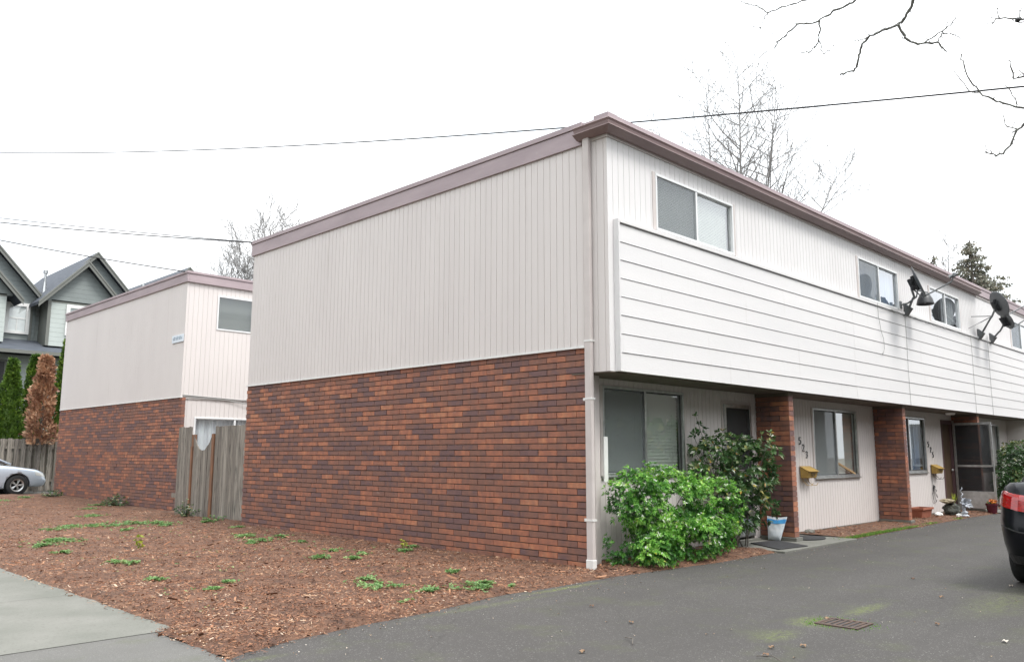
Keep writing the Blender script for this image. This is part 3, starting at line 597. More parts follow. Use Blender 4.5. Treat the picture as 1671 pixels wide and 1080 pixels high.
MB().box(-8, 32.0, 0, 16, 33.2, 5.5).box(-8, 33.2, 0, 16, 41, 8.0).build('lower_wall', 'lapsage', TH)
for x in (.0, 8.6): MB().box(x, 31.93, 3.0, x + 1.15, 31.999, 5.28).build('door_frame', 'gtrim', TH); MB().box(x + .1, 31.9, 3.0, x + 1.05, 31.929, 5.18).build('door', 'black', TH)
MB().prism([(33.3, 8.0), (37, 8.95), (41, 8.0)], 0, -8, 16).build('main_roof', 'shingle', TH)
MB().box(3.25, 31.9, 4.75, 3.45, 31.99, 4.95).build('porch_lamp', 'white', TH)

# ================================================================== ground
DRV = [(-5.6, -1.27), (-5.35, -1.22), (-5.19, -1.08), (-4.84, -.985), (-4.22, -.884), (-3.65, -.844), (-2.9, -.752), (-2.05, -.60), (-1.45, -.655), (-.64, -.61), (.21, -.68), (1.0, -.74), (1.83, -.82), (3.3, -.80), (5.9, -.80), (7.5, -.76), (9.06, -.74), (11, -.68), (13.3, -.62), (14.9, -.70), (17, -.78), (30, -.78)]
def yb(x):
    for (a, ya), (b, yb_) in zip(DRV, DRV[1:]):
        if a <= x <= b: return ya + (yb_ - ya) * (x - a) / (b - a)
    return DRV[0][1] if x < DRV[0][0] else DRV[-1][1]
def gz(x, y): 
    t = min(1, max(0, (y - 12.5) / 9.5)); return .115 * t * t * (3 - 2 * t)
setting(MB().quad((-400, -400, -.14), (400, -400, -.14), (400, 400, -.14), (-400, 400, -.14)).build('ground', 'soil', org=(0, 0, -.14)))
m = MB(); xs = [-5.35 + i * .25 for i in range(143)]
for a, b in zip(xs, xs[1:]): m.quad((a, -16, 0), (b, -16, 0), (b, yb(b) + .42, 0), (a, yb(a) + .42, 0))
setting(m.build('driveway', 'asphalt', org=(0, 0, 0)))
setting(MB().quad((-14, -16, .0), (-5.352, -16, .0), (-5.352, .5, .0), (-14, .5, .0)).quad((-5.352, -1.0, .0), (-4.9, -1.0, .0), (-4.9, .5, .0), (-5.352, .5, .0)).build('driveway_apron', 'asphaltold', org=(0, 0, 0)))
sw = MB(); y = .085
while y < 60:
    z = gz(0, y); z2 = gz(0, y + 2.4); sw.quad((-7.4, y + .004, z + .004), (-4.9, y + .004, z + .004), (-4.9, y + 2.396, z2 + .004), (-7.4, y + 2.396, z2 + .004)); y += 2.4
sw.quad((-7.4, .08, -.02), (-4.9, .08, -.02), (-4.9, 60, .05), (-7.4, 60, .05))
setting(sw.build('sidewalk', 'concrete', org=(0, 0, 0)))
setting(MB().quad((-24, -60, -.10), (-9, -60, -.10), (-9, 60, -.10), (-24, 60, -.10)).build('road', 'asphalt', org=(0, 0, -.1)))
setting(MB().quad((-4.9, 22.6, .095), (30, 22.6, .095), (30, 60, .095), (-4.9, 60, .095)).build('parking_area', 'asphaltold', org=(0, 20, .09)))
def nz3(x, y, s): return noise.noise(Vector((x * s, y * s, 3.1)))
def edge(x, y): return min((y - yb(x)) * .96, (x + (5.2 if y > .1 else 5.36) + .05 * nz3(x, y, 1.7)) * 1.0) + .035 * nz3(x, y, 6)
def mh(x, y):
    d = edge(x, y); b = .022 + .04 * nz3(x, y, .8) + .03 * nz3(x, y, 2.7) + .012 * nz3(x, y, 7)
    if x > -.5 and y > 0 and y < 9.5: b -= .03 * (1 - min(1, max(0, -x - .02) / .5))
    k = min(1, max(0, d / .12)); return gz(x, y) + max(.014, b + .014) * k - (1 - k) * .0 - (.05 * max(0, min(1, (.03 - d) / .1)) if d < .03 else 0) + .006
def terrain(x0, x1, y0, y1, st, hf, keep):
    nx = int((x1 - x0) / st) + 1; ny = int((y1 - y0) / st) + 1; idx = {}; vs = []; fs = []
    for j in range(ny + 1):
        for i in range(nx + 1):
            x, y = x0 + i * st, y0 + j * st; vs.append((x, y, hf(x, y)))
    for j in range(ny):
        for i in range(nx):
            cx, cy = x0 + (i + .5) * st, y0 + (j + .5) * st
            if keep(cx, cy): q = j * (nx + 1) + i; fs.append((q, q + 1, q + nx + 2, q + nx + 1))
    return MB().add(vs, fs)
setting(terrain(-5.35, .5, -1.4, 23.2, .09, mh, lambda x, y: edge(x, y) > -.12 and not (x > .06 and y < 9.0) and (x < .5)).build('mulch_bed', 'mulch', smooth=True, org=(0, 0, 0)))
setting(terrain(.45, 3.0, 9.0, 13.3, .2, lambda x, y: .02 + .02 * nz3(x, y, 2), lambda x, y: True).build('side_yard', 'soil', org=(0, 9, 0)))
def bedh(x, y):
    d = (y - yb(x)); k = min(1, max(0, d / .25)); return k * (.035 + .022 * nz3(x, y, 3)) - (.05 * max(0, min(1, (.03 - d) / .1))) + .004
for i, (a, b) in enumerate(((.02, 3.34), (6.02, 15.0), (16.4, 25.9))):
    setting(terrain(a, b, -.9, .3, .07, bedh, lambda x, y: y > yb(x) - .1).build('planting_bed', 'mulch', smooth=True, org=(a, 0, 0)))
setting(MB().prism([(3.35, -.93), (6.0, -.90), (6.0, .30), (3.35, .30)], 2, -.05, .028).build('entry_slab', 'concrete', bevel=.006, org=(4, 0, 0)))
setting(MB().prism([(15.02, -.85), (16.38, -.85), (16.38, .3), (15.02, .3)], 2, -.05, .028).build('entry_slab', 'concrete', org=(15, 0, 0)))
# bark chips
def chips(pts, name, lift=.0):
    m = MB()
    for (x, y, z) in pts:
        l_ = min(.06, .009 + random.expovariate(1 / .012)); w_ = uni(.004, .011); a = uni(0, math.pi); bg9 = 2.4 if rnd() < .022 else 1; l_ *= bg9; w_ *= bg9; t1 = random.gauss(0, .22); t2 = random.gauss(0, .5)
        d = Vector((math.cos(a) * math.cos(t1), math.sin(a) * math.cos(t1), math.sin(t1))) * l_ / 2; s_ = Vector((-math.sin(a) * math.cos(t2), math.cos(a) * math.cos(t2), math.sin(t2))) * w_ / 2
        c = Vector((x, y, z + .006 + abs(d.z) + rnd() * .012)); q = s_ * uni(.3, 1)
        m.quad(c - d - q, c + d - s_, c + d * uni(.8, 1) + q, c - d * .9 + s_, min(1, max(0, rnd() * .93 + .03 + min(.06, .5 * noise.noise(Vector((x * 1.6, y * 1.6, 5))) + .22 * noise.noise(Vector((x * 6, y * 6, 5)))))))
    return m.build(name, 'chip', org=(0, 0, 0))
P = []
while len(P) < 95000:
    r_ = 3.2 + (26 * rnd() ** 1.7); a = R(uni(30, 84)); x, y = CAM.x + r_ * math.cos(a), CAM.y + r_ * math.sin(a)
    if x > .1 or x < -5.42 or y > 23 or (x > -.03 and 0 < y < 9.02): continue
    if x > .4 and y > 13.2: continue
    e_ = edge(x, y)
    if e_ < .0 and rnd() > math.exp(e_ * 22) * .35: continue
    P.append((x, y, max(mh(x, y), .001)))
tag(chips(P, 'bark_mulch'), 'reddish brown bark chips covering the bed before the brick wall', 'mulch', kind='stuff')
P = []
for a, b, n in ((.05, 3.3, 3200), (6.0, 14.9, 5200)):
    for _ in range(n):
        x = uni(a, b); y = yb(x) - .05 + rnd() ** 1.0 * (.22 - yb(x)); P.append((x, y, max(.001, bedh(x, y))))
tag(chips(P, 'bark_mulch'), 'dark bark chips in the narrow beds along the front of the building', 'mulch', kind='stuff')
# debris on the asphalt
m = MB()
for _ in range(520):
    x = uni(-5, 14); y = uni(-6.5, -.8)
    if rnd() < .62: y = yb(x) - random.expovariate(1 / .22)
    s_ = uni(.004, .012); a = uni(0, 3); c, d = math.cos(a) * s_, math.sin(a) * s_
    m.quad((x - c, y - d, .004), (x + d, y - c, .009), (x + c, y + d, .005), (x - d, y + c, .012), rnd() * .5 + .5)
tag(m.build('grit', 'litter', org=(0, 0, 0)), 'pale specks of grit and crumbs scattered on the driveway', 'grit', kind='stuff')
for i, (x, y) in enumerate([(-2.35, -3.69), (2.02, -3.18), (-.56, -4.27), (-.89, -4.86), (2.22, -4.13), (.92, -3.83), (-2.13, -3.83), (-2.59, -3.77), (-.99, -3.50), (-1.98, -1.67), (-2.34, -2.4), (-3.45, -2.79)]):
    m = MB(); r0 = rnd(); n = 9; a0 = uni(0, 6)
    pts = [(x + math.cos(a0 + k / n * 6.283) * uni(.014, .032), y + math.sin(a0 + k / n * 6.283) * uni(.012, .028), .006 + abs(math.sin(k * 2.1)) * .018) for k in range(n)]
    m.add(pts + [(x, y, .02)], [(k, (k + 1) % n, n) for k in range(n)], r0)
    tag(m.build('dry_leaf', 'litter'), 'small curled dry leaf lying on the grey driveway', 'leaf', 'dry leaves scattered on the driveway')
# twigs
for (x, y, a, l_) in ((-3.0, -2.9, .6, .22), (-2.7, -3.95, 1.2, .2), (-3.05, 7.3, 1.9, .3), (-5.9, 2.6, 2.6, .25)):
    m = MB(); m.tube([(x, y, .012 + gz(x, y)), (x + math.cos(a) * l_ * .5, y + math.sin(a) * l_ * .5, .03 + gz(x, y)), (x + math.cos(a + .3) * l_, y + math.sin(a + .3) * l_, .015 + gz(x, y))], .004, 5)
    tag(m.build('twig', 'bark'), 'thin bare brown twig lying on the ground in front of the buildings', 'twig', 'fallen twigs on the ground')
# drain
dg = thing('storm_drain', (-1.07, -3.68, 0), 'rusty iron drain grate edged with moss in the driveway', 'drain')
m = MB(); m.box(-1.24, -3.87, -.02, -1.20, -3.5, .012).box(-.94, -3.87, -.02, -.90, -3.5, .012).box(-1.2, -3.87, -.02, -.94, -3.84, .012).box(-1.2, -3.53, -.02, -.94, -3.5, .012)
for k in range(6): m.box(-1.2, -3.82 + k * .052, -.03, -.94, -3.795 + k * .052, .010)
m.build('grate', 'iron', dg, bevel=.003); MB().box(-1.2, -3.84, .0035, -.94, -3.53, .0045).build('pit', 'black', dg)  # thin black sheet stands in for the shaded hole under the grate
def rosette(m, p, n, k, ln, wd, r0, spread=.9):
    n = n.normalized(); a = n.orthogonal().normalized(); b = n.cross(a); ph = uni(0, 6.28)
    for i in range(k):
        t = ph + 6.283 * i / k + uni(-.3, .3); tl = spread * uni(.55, 1.25)
        d = (n * math.cos(tl) + (a * math.cos(t) + b * math.sin(t)) * math.sin(tl)).normalized(); s_ = d.cross(n); s_ = (s_.normalized() if s_.length > 1e-3 else a); s_ = (s_ + n * uni(-.4, .4)).normalized()
        L_ = ln * uni(.6, 1.25); W_ = wd * uni(.7, 1.2); q = n.cross(s_).normalized() * 0
        base = p + d * .004; mid = p + d * L_ * .55 + n * L_ * .05; tip = p + d * L_ - Vector((0, 0, L_ * .18))
        r = min(1, max(0, r0 + random.gauss(0, .14)))
        m.add([base, mid + s_ * W_, tip, mid - s_ * W_], [(0, 1, 2, 3)], r)
def tuft(m, x, y, z, n, rad, h, lw=.008, spread=1.0):
    for _ in range(n):
        a = uni(0, 6.283); r_ = rad * math.sqrt(rnd()); px, py = x + r_ * math.cos(a), y + r_ * math.sin(a); b = uni(0, 6.283); hh = h * uni(.5, 1.1); k = hh * uni(.1, .8) * spread
        s_ = Vector((-math.sin(b), math.cos(b), 0)) * lw * uni(.6, 1.2); t_ = Vector((px + math.cos(b) * k, py + math.sin(b) * k, z + hh)); mid = Vector((px + math.cos(b) * k * .4, py + math.sin(b) * k * .4, z + hh * .65))
        p0 = Vector((px, py, z)); m.add([p0 - s_ * .5, p0 + s_ * .5, mid + s_, t_, mid - s_], [(0, 1, 2, 3, 4)], rnd())
m = MB()
for _ in range(520):
    a = uni(0, 6.28); rr = abs(random.gauss(0, .05)); sx = random.choice((-1, 1)); 
    if rnd() < .5: x, y = -1.07 + sx * (.18 + rr), uni(-3.9, -3.46)
    else: x, y = uni(-1.26, -.88), -3.68 + sx * (.20 + rr)
    if y < -3.7 and rnd() < .5: continue
    tuft(m, x, y, .0, 1, .01, .010, .003)
tag(m.build('moss', 'grass', org=(-1, -3.7, 0)), 'bright green moss growing round the iron drain grate', 'moss', kind='stuff')
m = MB()
for x, y, n, r_ in ((5.95, -.62, 90, .15), (6.4, -.66, 420, .28), (7.0, -.66, 520, .3), (7.7, -.66, 520, .3), (8.4, -.66, 460, .28), (9.1, -.62, 260, .25), (10.4, -.58, 130, .2), (12.3, -.5, 70, .15)):
    for _ in range(n):
        q = x + random.gauss(0, r_); w_ = yb(q) + abs(random.gauss(0, .10)); tuft(m, q, w_, .01, 1, .01, .035, .005)
tag(m.build('grass', 'grass', org=(7, -.6, 0)), 'thin strip of bright green grass at the edge of the driveway below the second window', 'grass', kind='stuff')
WE = [(-2.38, 10.4, .5), (-2.03, 10.44, .5), (-1.62, 10.43, .5), (-1.26, 10.1, .5), (-1.26, 9.69, .35), (-2.8, 10.3, .4), (-3.2, 9.9, .3), (-3.9, 7.64, .35), (-4.15, 7.2, .3), (-3.71, 7.83, .4), (-4.11, 4.35, .18), (-2.3, 8.92, .2), (-2.69, 1.03, .22), (-2.78, .70, .3), (-2.76, .42, .28), (-2.63, -.06, .2), (-2.26, -.16, .26), (-2.22, -.35, .2), (-1.96, -.17, .2), (-1.6, .74, .16), (-1.83, -.46, .08), (-4.31, 2.63, .16), (-4.19, 1.48, .15), (-3.94, 1.79, .14), (-1.29, 6.41, .35), (-1.68, 5.46, .25), (-1.41, 5.57, .25), (-.85, 5.97, .2), (-1.46, 3.56, .2), (-1.96, 3.08, .2), (-1.13, 4.92, .15), (-1.74, 2.6, .14), (-1.35, 2.96, .14), (-.8, 15.34, .3), (-.22, 16.4, .3), (-4.19, 6.24, .16), (-4.02, 4.1, .1), (-3.13, -.3, .12), (-.3, 3.18, .15), (-.71, 2.82, .2), (-1.27, 3.37, .1), (-.4, 9.7, .3), (-.5, 8.2, .2), (-.84, 20.6, .3), (-1.9, 19.4, .5), (-2.6, 17.8, .5), (-1.4, 13.3, .4)]
m = MB()
for x, y, r_ in WE:
    for _ in range(int(430 * r_)):
        a = uni(0, 6.283); q = abs(random.gauss(0, .36)) * r_; px, py = x + q * math.cos(a) * 1.25, y + q * math.sin(a)
        if noise.noise(Vector((px * 6, py * 6, 1))) > -.12: rosette(m, Vector((px, py, max(0, mh(px, py)) + .006 + rnd() * .02)), Vector((random.gauss(0, .2), random.gauss(0, .2), 1)), random.choice((5, 6, 7)), .036, .011, .25 + .5 * rnd() + .2 * noise.noise(Vector((x, y, 0))), 1.25)
for _ in range(500):
    x, y = uni(-5, -.2), uni(-.7, 12)
    if nz3(x, y, .7) > .08: rosette(m, Vector((x, y, max(0, mh(x, y)) + .008)), Vector((0, 0, 1)), 5, .026, .007, rnd(), 1.3)
tag(m.build('weeds', 'weed', org=(0, 0, 0)), 'low green weeds in scattered patches on the mulch bed', 'weeds', kind='stuff')
def plant(x, y, n, rad, h, matn, label, lw=.012, name='small_plant', group=None):
    m = MB(); z = max(0, mh(x, y)) if x < .5 else .03
    for _ in range(max(8, n // 7)):
        a = uni(0, 6.283); r_ = rad * math.sqrt(rnd()); hh = h * rnd() ** .7 * (1.15 - .7 * r_ / rad)
        p = Vector((x + r_ * math.cos(a), y + r_ * math.sin(a), z + hh)); rosette(m, p, Vector((math.cos(a) * .5, math.sin(a) * .5, 1)), 7, .05 if h > .15 else .035, lw * .9, rnd())
        m.tube([(x, y, z), (p.x, p.y, p.z)], .003, 3, r=0)
    return tag(m.build(name, matn), label, 'plant', group)
plant(-3.26, 5.86, 70, .05, .26, 'yel', 'small upright yellow-green seedling alone in the middle of the mulch', .016)
plant(.12, 16.1, 700, .38, .30, 'leafB', 'low dark grey-green shrub at the foot of the farther brick wall', .012)
plant(-.1, 11.4, 420, .28, .36, 'leafB', 'dark straggly weed clump at the foot of the wooden gate', .012)
plant(-.05, 10.1, 200, .26, .14, 'weed', 'low bright weed clump at the foot of the plank panel', .012)
plant(-.1, 20.6, 380, .3, .2, 'leafB', 'low grey-green plant near the far end of the farther brick wall', .014)
plant(-.45, 3.2, 60, .07, .12, 'yel', 'small yellow-green seedling near the near brick wall', .014)

# ================================================================== leafy shrubs
def shrub(root, lobes, n_ros, k, ln, wd, leaf, flowers=0, special=.03, gap=.25, stems=9, ground=0.02):
    m = MB(); tips = []
    tot = sum(l[3] * l[4] * l[5] for l in lobes)
    fl = MB()
    while len(tips) < n_ros:
        q = rnd() * tot
        for l in lobes:
            q -= l[3] * l[4] * l[5]
            if q <= 0: break
        d = Vector((random.gauss(0, 1), random.gauss(0, 1), random.gauss(0, 1))).normalized()
        rr = (.55 + .45 * rnd() ** .5) * (1 + .28 * noise.noise(d * 2.3 + Vector((l[0], 7, 1))) + .12 * noise.noise(d * 6))
        p = Vector((l[0] + d.x * l[3] * rr, l[1] + d.y * l[4] * rr, l[2] + d.z * l[5] * rr))
        if p.z < ground + .03 or p.y > .19: continue
        if noise.noise(p * 3.4 + Vector((3, 1, 8))) < -gap: continue
        nn = (d + Vector((0, 0, .45)) + Vector((random.gauss(0, .3), random.gauss(0, .3), random.gauss(0, .3)))).normalized()
        r0 = .40 + .55 * noise.noise(p * 2.6) + (.16 if rr > .92 else -.10) + .12 * d.z  # outer and upper leaves painted brighter, inner ones darker, imitating light and shade
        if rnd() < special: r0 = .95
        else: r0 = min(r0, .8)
        rosette(m, p, nn, k, ln, wd, r0); tips.append(p)
        if flowers and d.z > -.3 and rr > .85 and rnd() < flowers:
            for _ in range(random.choice((2, 3, 5))):
                c = p + nn * .02 + Vector((random.gauss(0, .022), random.gauss(0, .022), random.gauss(0, .015)))
                rosette(fl, c, nn, 5, .016, .007, .9, 1.2)
    par = thing(root[0], (root[2], root[3], ground), root[1], 'shrub')
    m.build('foliage', leaf, par)
    if fl.v: fl.build('flowers', 'petal', par)
    s = MB()
    for _ in range(stems):
        t = random.choice(tips); b = Vector((root[2] + random.gauss(0, .12), root[3] + random.gauss(0, .06), ground - .02)); mid = (b + t) / 2 + Vector((random.gauss(0, .06), random.gauss(0, .04), .1))
        s.tube([b, mid, t], [.011, .008, .003], 5)
    for t in sorted(tips, key=lambda q: -q.z - .5 * abs(q.x - root[2]))[:40:4]:
        b = Vector((root[2] + (t.x - root[2]) * .4, root[3], ground + (t.z - ground) * .3)); s.tube([b, (b + t) / 2 + Vector((.02, 0, .05)), t], [.008, .005, .003], 5)
    s.build('stems', 'bark', par); return par
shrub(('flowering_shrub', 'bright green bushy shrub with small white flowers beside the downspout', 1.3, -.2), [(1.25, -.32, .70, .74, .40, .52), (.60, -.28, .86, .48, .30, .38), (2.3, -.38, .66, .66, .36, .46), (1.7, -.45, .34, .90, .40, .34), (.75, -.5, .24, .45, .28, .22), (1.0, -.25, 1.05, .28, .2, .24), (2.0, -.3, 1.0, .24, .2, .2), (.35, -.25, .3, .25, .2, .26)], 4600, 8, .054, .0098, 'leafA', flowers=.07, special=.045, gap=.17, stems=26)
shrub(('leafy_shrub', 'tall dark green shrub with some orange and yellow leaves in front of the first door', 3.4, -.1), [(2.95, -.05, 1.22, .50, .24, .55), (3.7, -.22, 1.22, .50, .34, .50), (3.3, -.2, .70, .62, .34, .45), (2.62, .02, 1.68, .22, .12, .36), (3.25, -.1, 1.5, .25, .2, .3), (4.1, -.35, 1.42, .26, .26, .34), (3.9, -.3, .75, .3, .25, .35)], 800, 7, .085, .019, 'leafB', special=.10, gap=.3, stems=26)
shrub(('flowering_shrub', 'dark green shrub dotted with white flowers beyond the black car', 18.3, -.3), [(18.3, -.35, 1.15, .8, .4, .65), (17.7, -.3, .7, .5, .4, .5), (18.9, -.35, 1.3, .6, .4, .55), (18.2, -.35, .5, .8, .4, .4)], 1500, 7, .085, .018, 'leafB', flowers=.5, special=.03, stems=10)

# ================================================================== trees
def crown(m, x, y, z0, z1, r_, n, sz, top=.12, droop=0, jag=.25, fade=0):
    for _ in range(n):
        t = rnd() ** .85; z = z0 + (z1 - z0) * t; prof = min(1, (1 - t) ** .75 + top) * (1 if t > .12 else .75 + t * 2)
        a = uni(0, 6.283); jj = 1 + jag * noise.noise(Vector((math.cos(a) * 1.5, math.sin(a) * 1.5, z * 1.8 + x)))+ jag * .7 * noise.noise(Vector((math.cos(a) * 4, math.sin(a) * 4, z * 5 + x)))
        rr = r_ * prof * jj * (.22 + .78 * rnd() ** .45)
        p = Vector((x + rr * math.cos(a), y + rr * math.sin(a), z - droop * rr))
        d = Vector((math.cos(a) * uni(.2, 1), math.sin(a) * uni(.2, 1), uni(-.2, 1.3) if droop == 0 else uni(-1, .2))).normalized(); s_ = d.cross(Vector((random.gauss(0, 1), random.gauss(0, 1), random.gauss(0, 1)))).normalized()
        l_ = sz * uni(.6, 1.4); r = min(1, max(0, .45 + .5 * noise.noise(p * 3) + random.gauss(0, .15)))
        m.add([p, p + d * l_ * .5 + s_ * l_ * .28, p + d * l_, p + d * l_ * .5 - s_ * l_ * .28], [(0, 1, 2, 3)], r)
def columntree(x, y, z0, z1, r_, n, sz, leaf, label, name, group=None, trunkm='bark', **k):
    p = thing(name, (x, y, .05), label, 'tree', group); m = MB(); crown(m, x, y, z0, z1, r_, n, sz, **k); m.build('crown', leaf, p)
    if leaf == 'leafT': MB().lathe([(r_ * .62, .2), (r_ * .66, (z1 - z0) * .2), (r_ * .45, (z1 - z0) * .5), (r_ * .16, (z1 - z0) * .85), (.0, (z1 - z0) * .95)], (x, y, z0), 11).build('inner_foliage', 'leafT', p)
    MB().tube([(x, y, .0), (x + .03, y, z0 + .3), (x, y, z1 * .9)], [.07, .05, .015], 7).build('trunk', trunkm, p); return p
G_ = 'green columnar evergreens behind the far fence'
columntree(.28, 27.5, .3, 4.85, .62, 6500, .11, 'leafT', 'pointed green columnar evergreen, leftmost of those fully in view behind the fence', 'columnar_evergreen', G_)
columntree(1.12, 27.9, .3, 5.1, .62, 6500, .11, 'leafT', 'green columnar evergreen mostly hidden directly behind the copper-leaved tree', 'columnar_evergreen', G_)
columntree(2.1, 27.5, .3, 5.75, .62, 6500, .11, 'leafT', 'tallest green columnar evergreen, between the copper-leaved tree and the farther brick building', 'columnar_evergreen', G_)
columntree(-.62, 27.6, .3, 3.7, .62, 5000, .11, 'leafT', 'shorter green columnar evergreen cut off by the left edge of the photo', 'columnar_evergreen', G_)
bt = columntree(.86, 25.72, 1.72, 4.85, .47, 4600, .13, 'leafD', 'narrow tree with dead copper-brown leaves rising in front of the far fence', 'copper_leaved_tree', jag=.6, top=.16)
m = MB()
for k in range(16):
    a = uni(0, 6.28); z = uni(1.0, 3.6); m.tube([(.86, 25.72, z), (.86 + math.cos(a) * .3, 25.72 + math.sin(a) * .25, z + .5), (.86 + math.cos(a) * .4, 25.72 + math.sin(a) * .3, z + 1.2)], [.014, .01, .004], 4)
m.build('branches', 'bark', bt)
def grow(m, p, d, l_, r_, depth, rmin, ang=.5, up_=.12, n=3, seg=4, sides=5):
    pts = [p.copy()]; rad = [r_]; q = p.copy(); dd = d.copy(); kids = []
    for i in range(seg):
        dd = (dd + Vector((random.gauss(0, .09), random.gauss(0, .09), random.gauss(0, .07) + up_ * .3))).normalized(); q = q + dd * l_ / seg
        pts.append(q.copy()); rad.append(max(rmin, r_ * (1 - .6 * (i + 1) / seg))); kids.append((q.copy(), dd.copy(), rad[-1]))
    m.tube(pts, rad, sides if depth > 1 else 3, caps=False, r=rnd())
    if depth <= 0: return
    for k in range(n):
        q, dd, rr = kids[min(seg - 1, int(seg * (.15 + .85 * (k + rnd()) / n)))]
        ax = dd.cross(Vector((random.gauss(0, 1), random.gauss(0, 1), random.gauss(0, 1)))).normalized(); nd = (Matrix.Rotation(ang * uni(.6, 1.5), 3, ax) @ dd + Vector((0, 0, up_))).normalized()
        grow(m, q, nd, l_ * uni(.5, .78), rr * .62, depth - 1, rmin, ang, up_, n, seg, sides)
def stemtree(stems, label, base, leafy=None, rmin=.008, **k):
    t = thing('bare_tree', base, label, 'tree', 'leafless trees beyond the buildings'); tr = MB(); br = MB()
    for (b, tp, r0, nb, bl, zlo) in stems:
        b, tp = Vector(b), Vector(tp); pts = []; rr = []
        for i in range(15):
            u = i / 14; pts.append(b.lerp(tp, u) + Vector((noise.noise(Vector((u * 4, tp.x, 0))), noise.noise(Vector((u * 4, 0, tp.y))), 0)) * .5 * math.sin(u * 3.14)); rr.append(max(rmin, r0 * (1 - u) ** 1.1 + rmin))
        tr.tube(pts, rr, 6)
        for j in range(nb):
            u = zlo + (1 - zlo) * (j + rnd()) / nb; i = min(13, int(u * 14)); q = pts[i].lerp(pts[i + 1], u * 14 - i); a = uni(0, 6.283); el = uni(.35, .95)
            d = Vector((math.cos(a) * math.cos(el), math.sin(a) * math.cos(el), math.sin(el))); grow(br, q, d, bl * (1.25 - u) * uni(.6, 1.2), rr[i] * .55 + .004, k.get('depth', 2), rmin, .55, .10, 3)
    tr.build('trunk', 'barkg', t); br.build('branches', 'barkg', t); return t
stemtree([((27.5, 13.2, 0), (27.8, 12.85, 21.0), .20, 40, 5.4, .58), ((27.3, 13.4, 0), (26.1, 13.7, 19.4), .15, 28, 5.0, .56), ((27.7, 13, 0), (29.4, 11.6, 19.8), .17, 40, 5.6, .56), ((28.3, 12.4, 9), (31.6, 9.3, 15.8), .08, 18, 3.4, .45), ((27.2, 13.5, 0), (24.6, 15.6, 17.6), .12, 20, 2.4, .6)], 'tall leafless tree with several upright stems behind the near building', (27.5, 13.2, 0), rmin=.0105)
stemtree([((12.8, 33, 0), (13.3, 32.7, 13.6), .26, 44, 4.2, .5), ((12.7, 33, 0), (12.2, 33.4, 12.4), .18, 40, 3.8, .5), ((12.9, 33, 0), (14.6, 32.1, 13.2), .16, 24, 2.8, .5), ((12.6, 33, 0), (11.6, 33.9, 11.4), .14, 22, 2.6, .5)], 'dense twiggy leafless tree in the gap between the two buildings', (12.8, 33, 0), rmin=.010, depth=3)
stemtree([((44.5, 8.6, 0), (44.5, 8.55, 14.3), .14, 30, 1.6, .5)], 'thin leafless tree just left of the conifer', (44.5, 8.6, 0), rmin=.012)
def conifer(x, y, z0, z1, r_, n, label):
    p = thing('conifer', (x, y, 0), label, 'tree', 'conifers beyond the roof'); m = MB(); b = MB(); b.tube([(x, y, 0), (x, y, z1)], [.3, .03], 7)
    lv = int((z1 - z0) / .28)
    for i in range(lv):
        z = z1 - .1 - i * .28; rr = r_ * min(1, ((z1 - z) / (z1 - z0)) ** .72) * uni(.75, 1.15)
        for k in range(random.choice((4, 5, 6))):
            a = uni(0, 6.28); L_ = rr * uni(.55, 1.15); tip = Vector((x + math.cos(a) * L_, y + math.sin(a) * L_, z - L_ * .12 + uni(-.1, .1))); b.tube([(x, y, z), tip], [.03, .01], 3)
            for j in range(int(n * L_)):
                u = .15 + .9 * rnd(); c = Vector((x, y, z)).lerp(tip, u) + Vector((random.gauss(0, .10), random.gauss(0, .10), random.gauss(0, .05) - .08)); d = Vector((random.gauss(0, .5), random.gauss(0, .5), -.5)).normalized(); s_ = d.cross(Vector((random.gauss(0, 1), random.gauss(0, 1), .2))).normalized(); l_ = uni(.12, .32)
                m.add([c, c + d * l_ * .5 + s_ * .06, c + d * l_, c + d * l_ * .5 - s_ * .06], [(0, 1, 2, 3)], rnd())
    m.build('crown', 'leafC', p); b.build('trunk', 'bark', p)
conifer(49.6, 8.8, 7.5, 15.2, 4.4, 46, 'large sparse conifer rising above the roof line behind the satellite dishes')
conifer(49.1, 10.9, 8, 14.5, 2.4, 30, 'smaller conifer tip showing just above the roof left of the larger conifer')
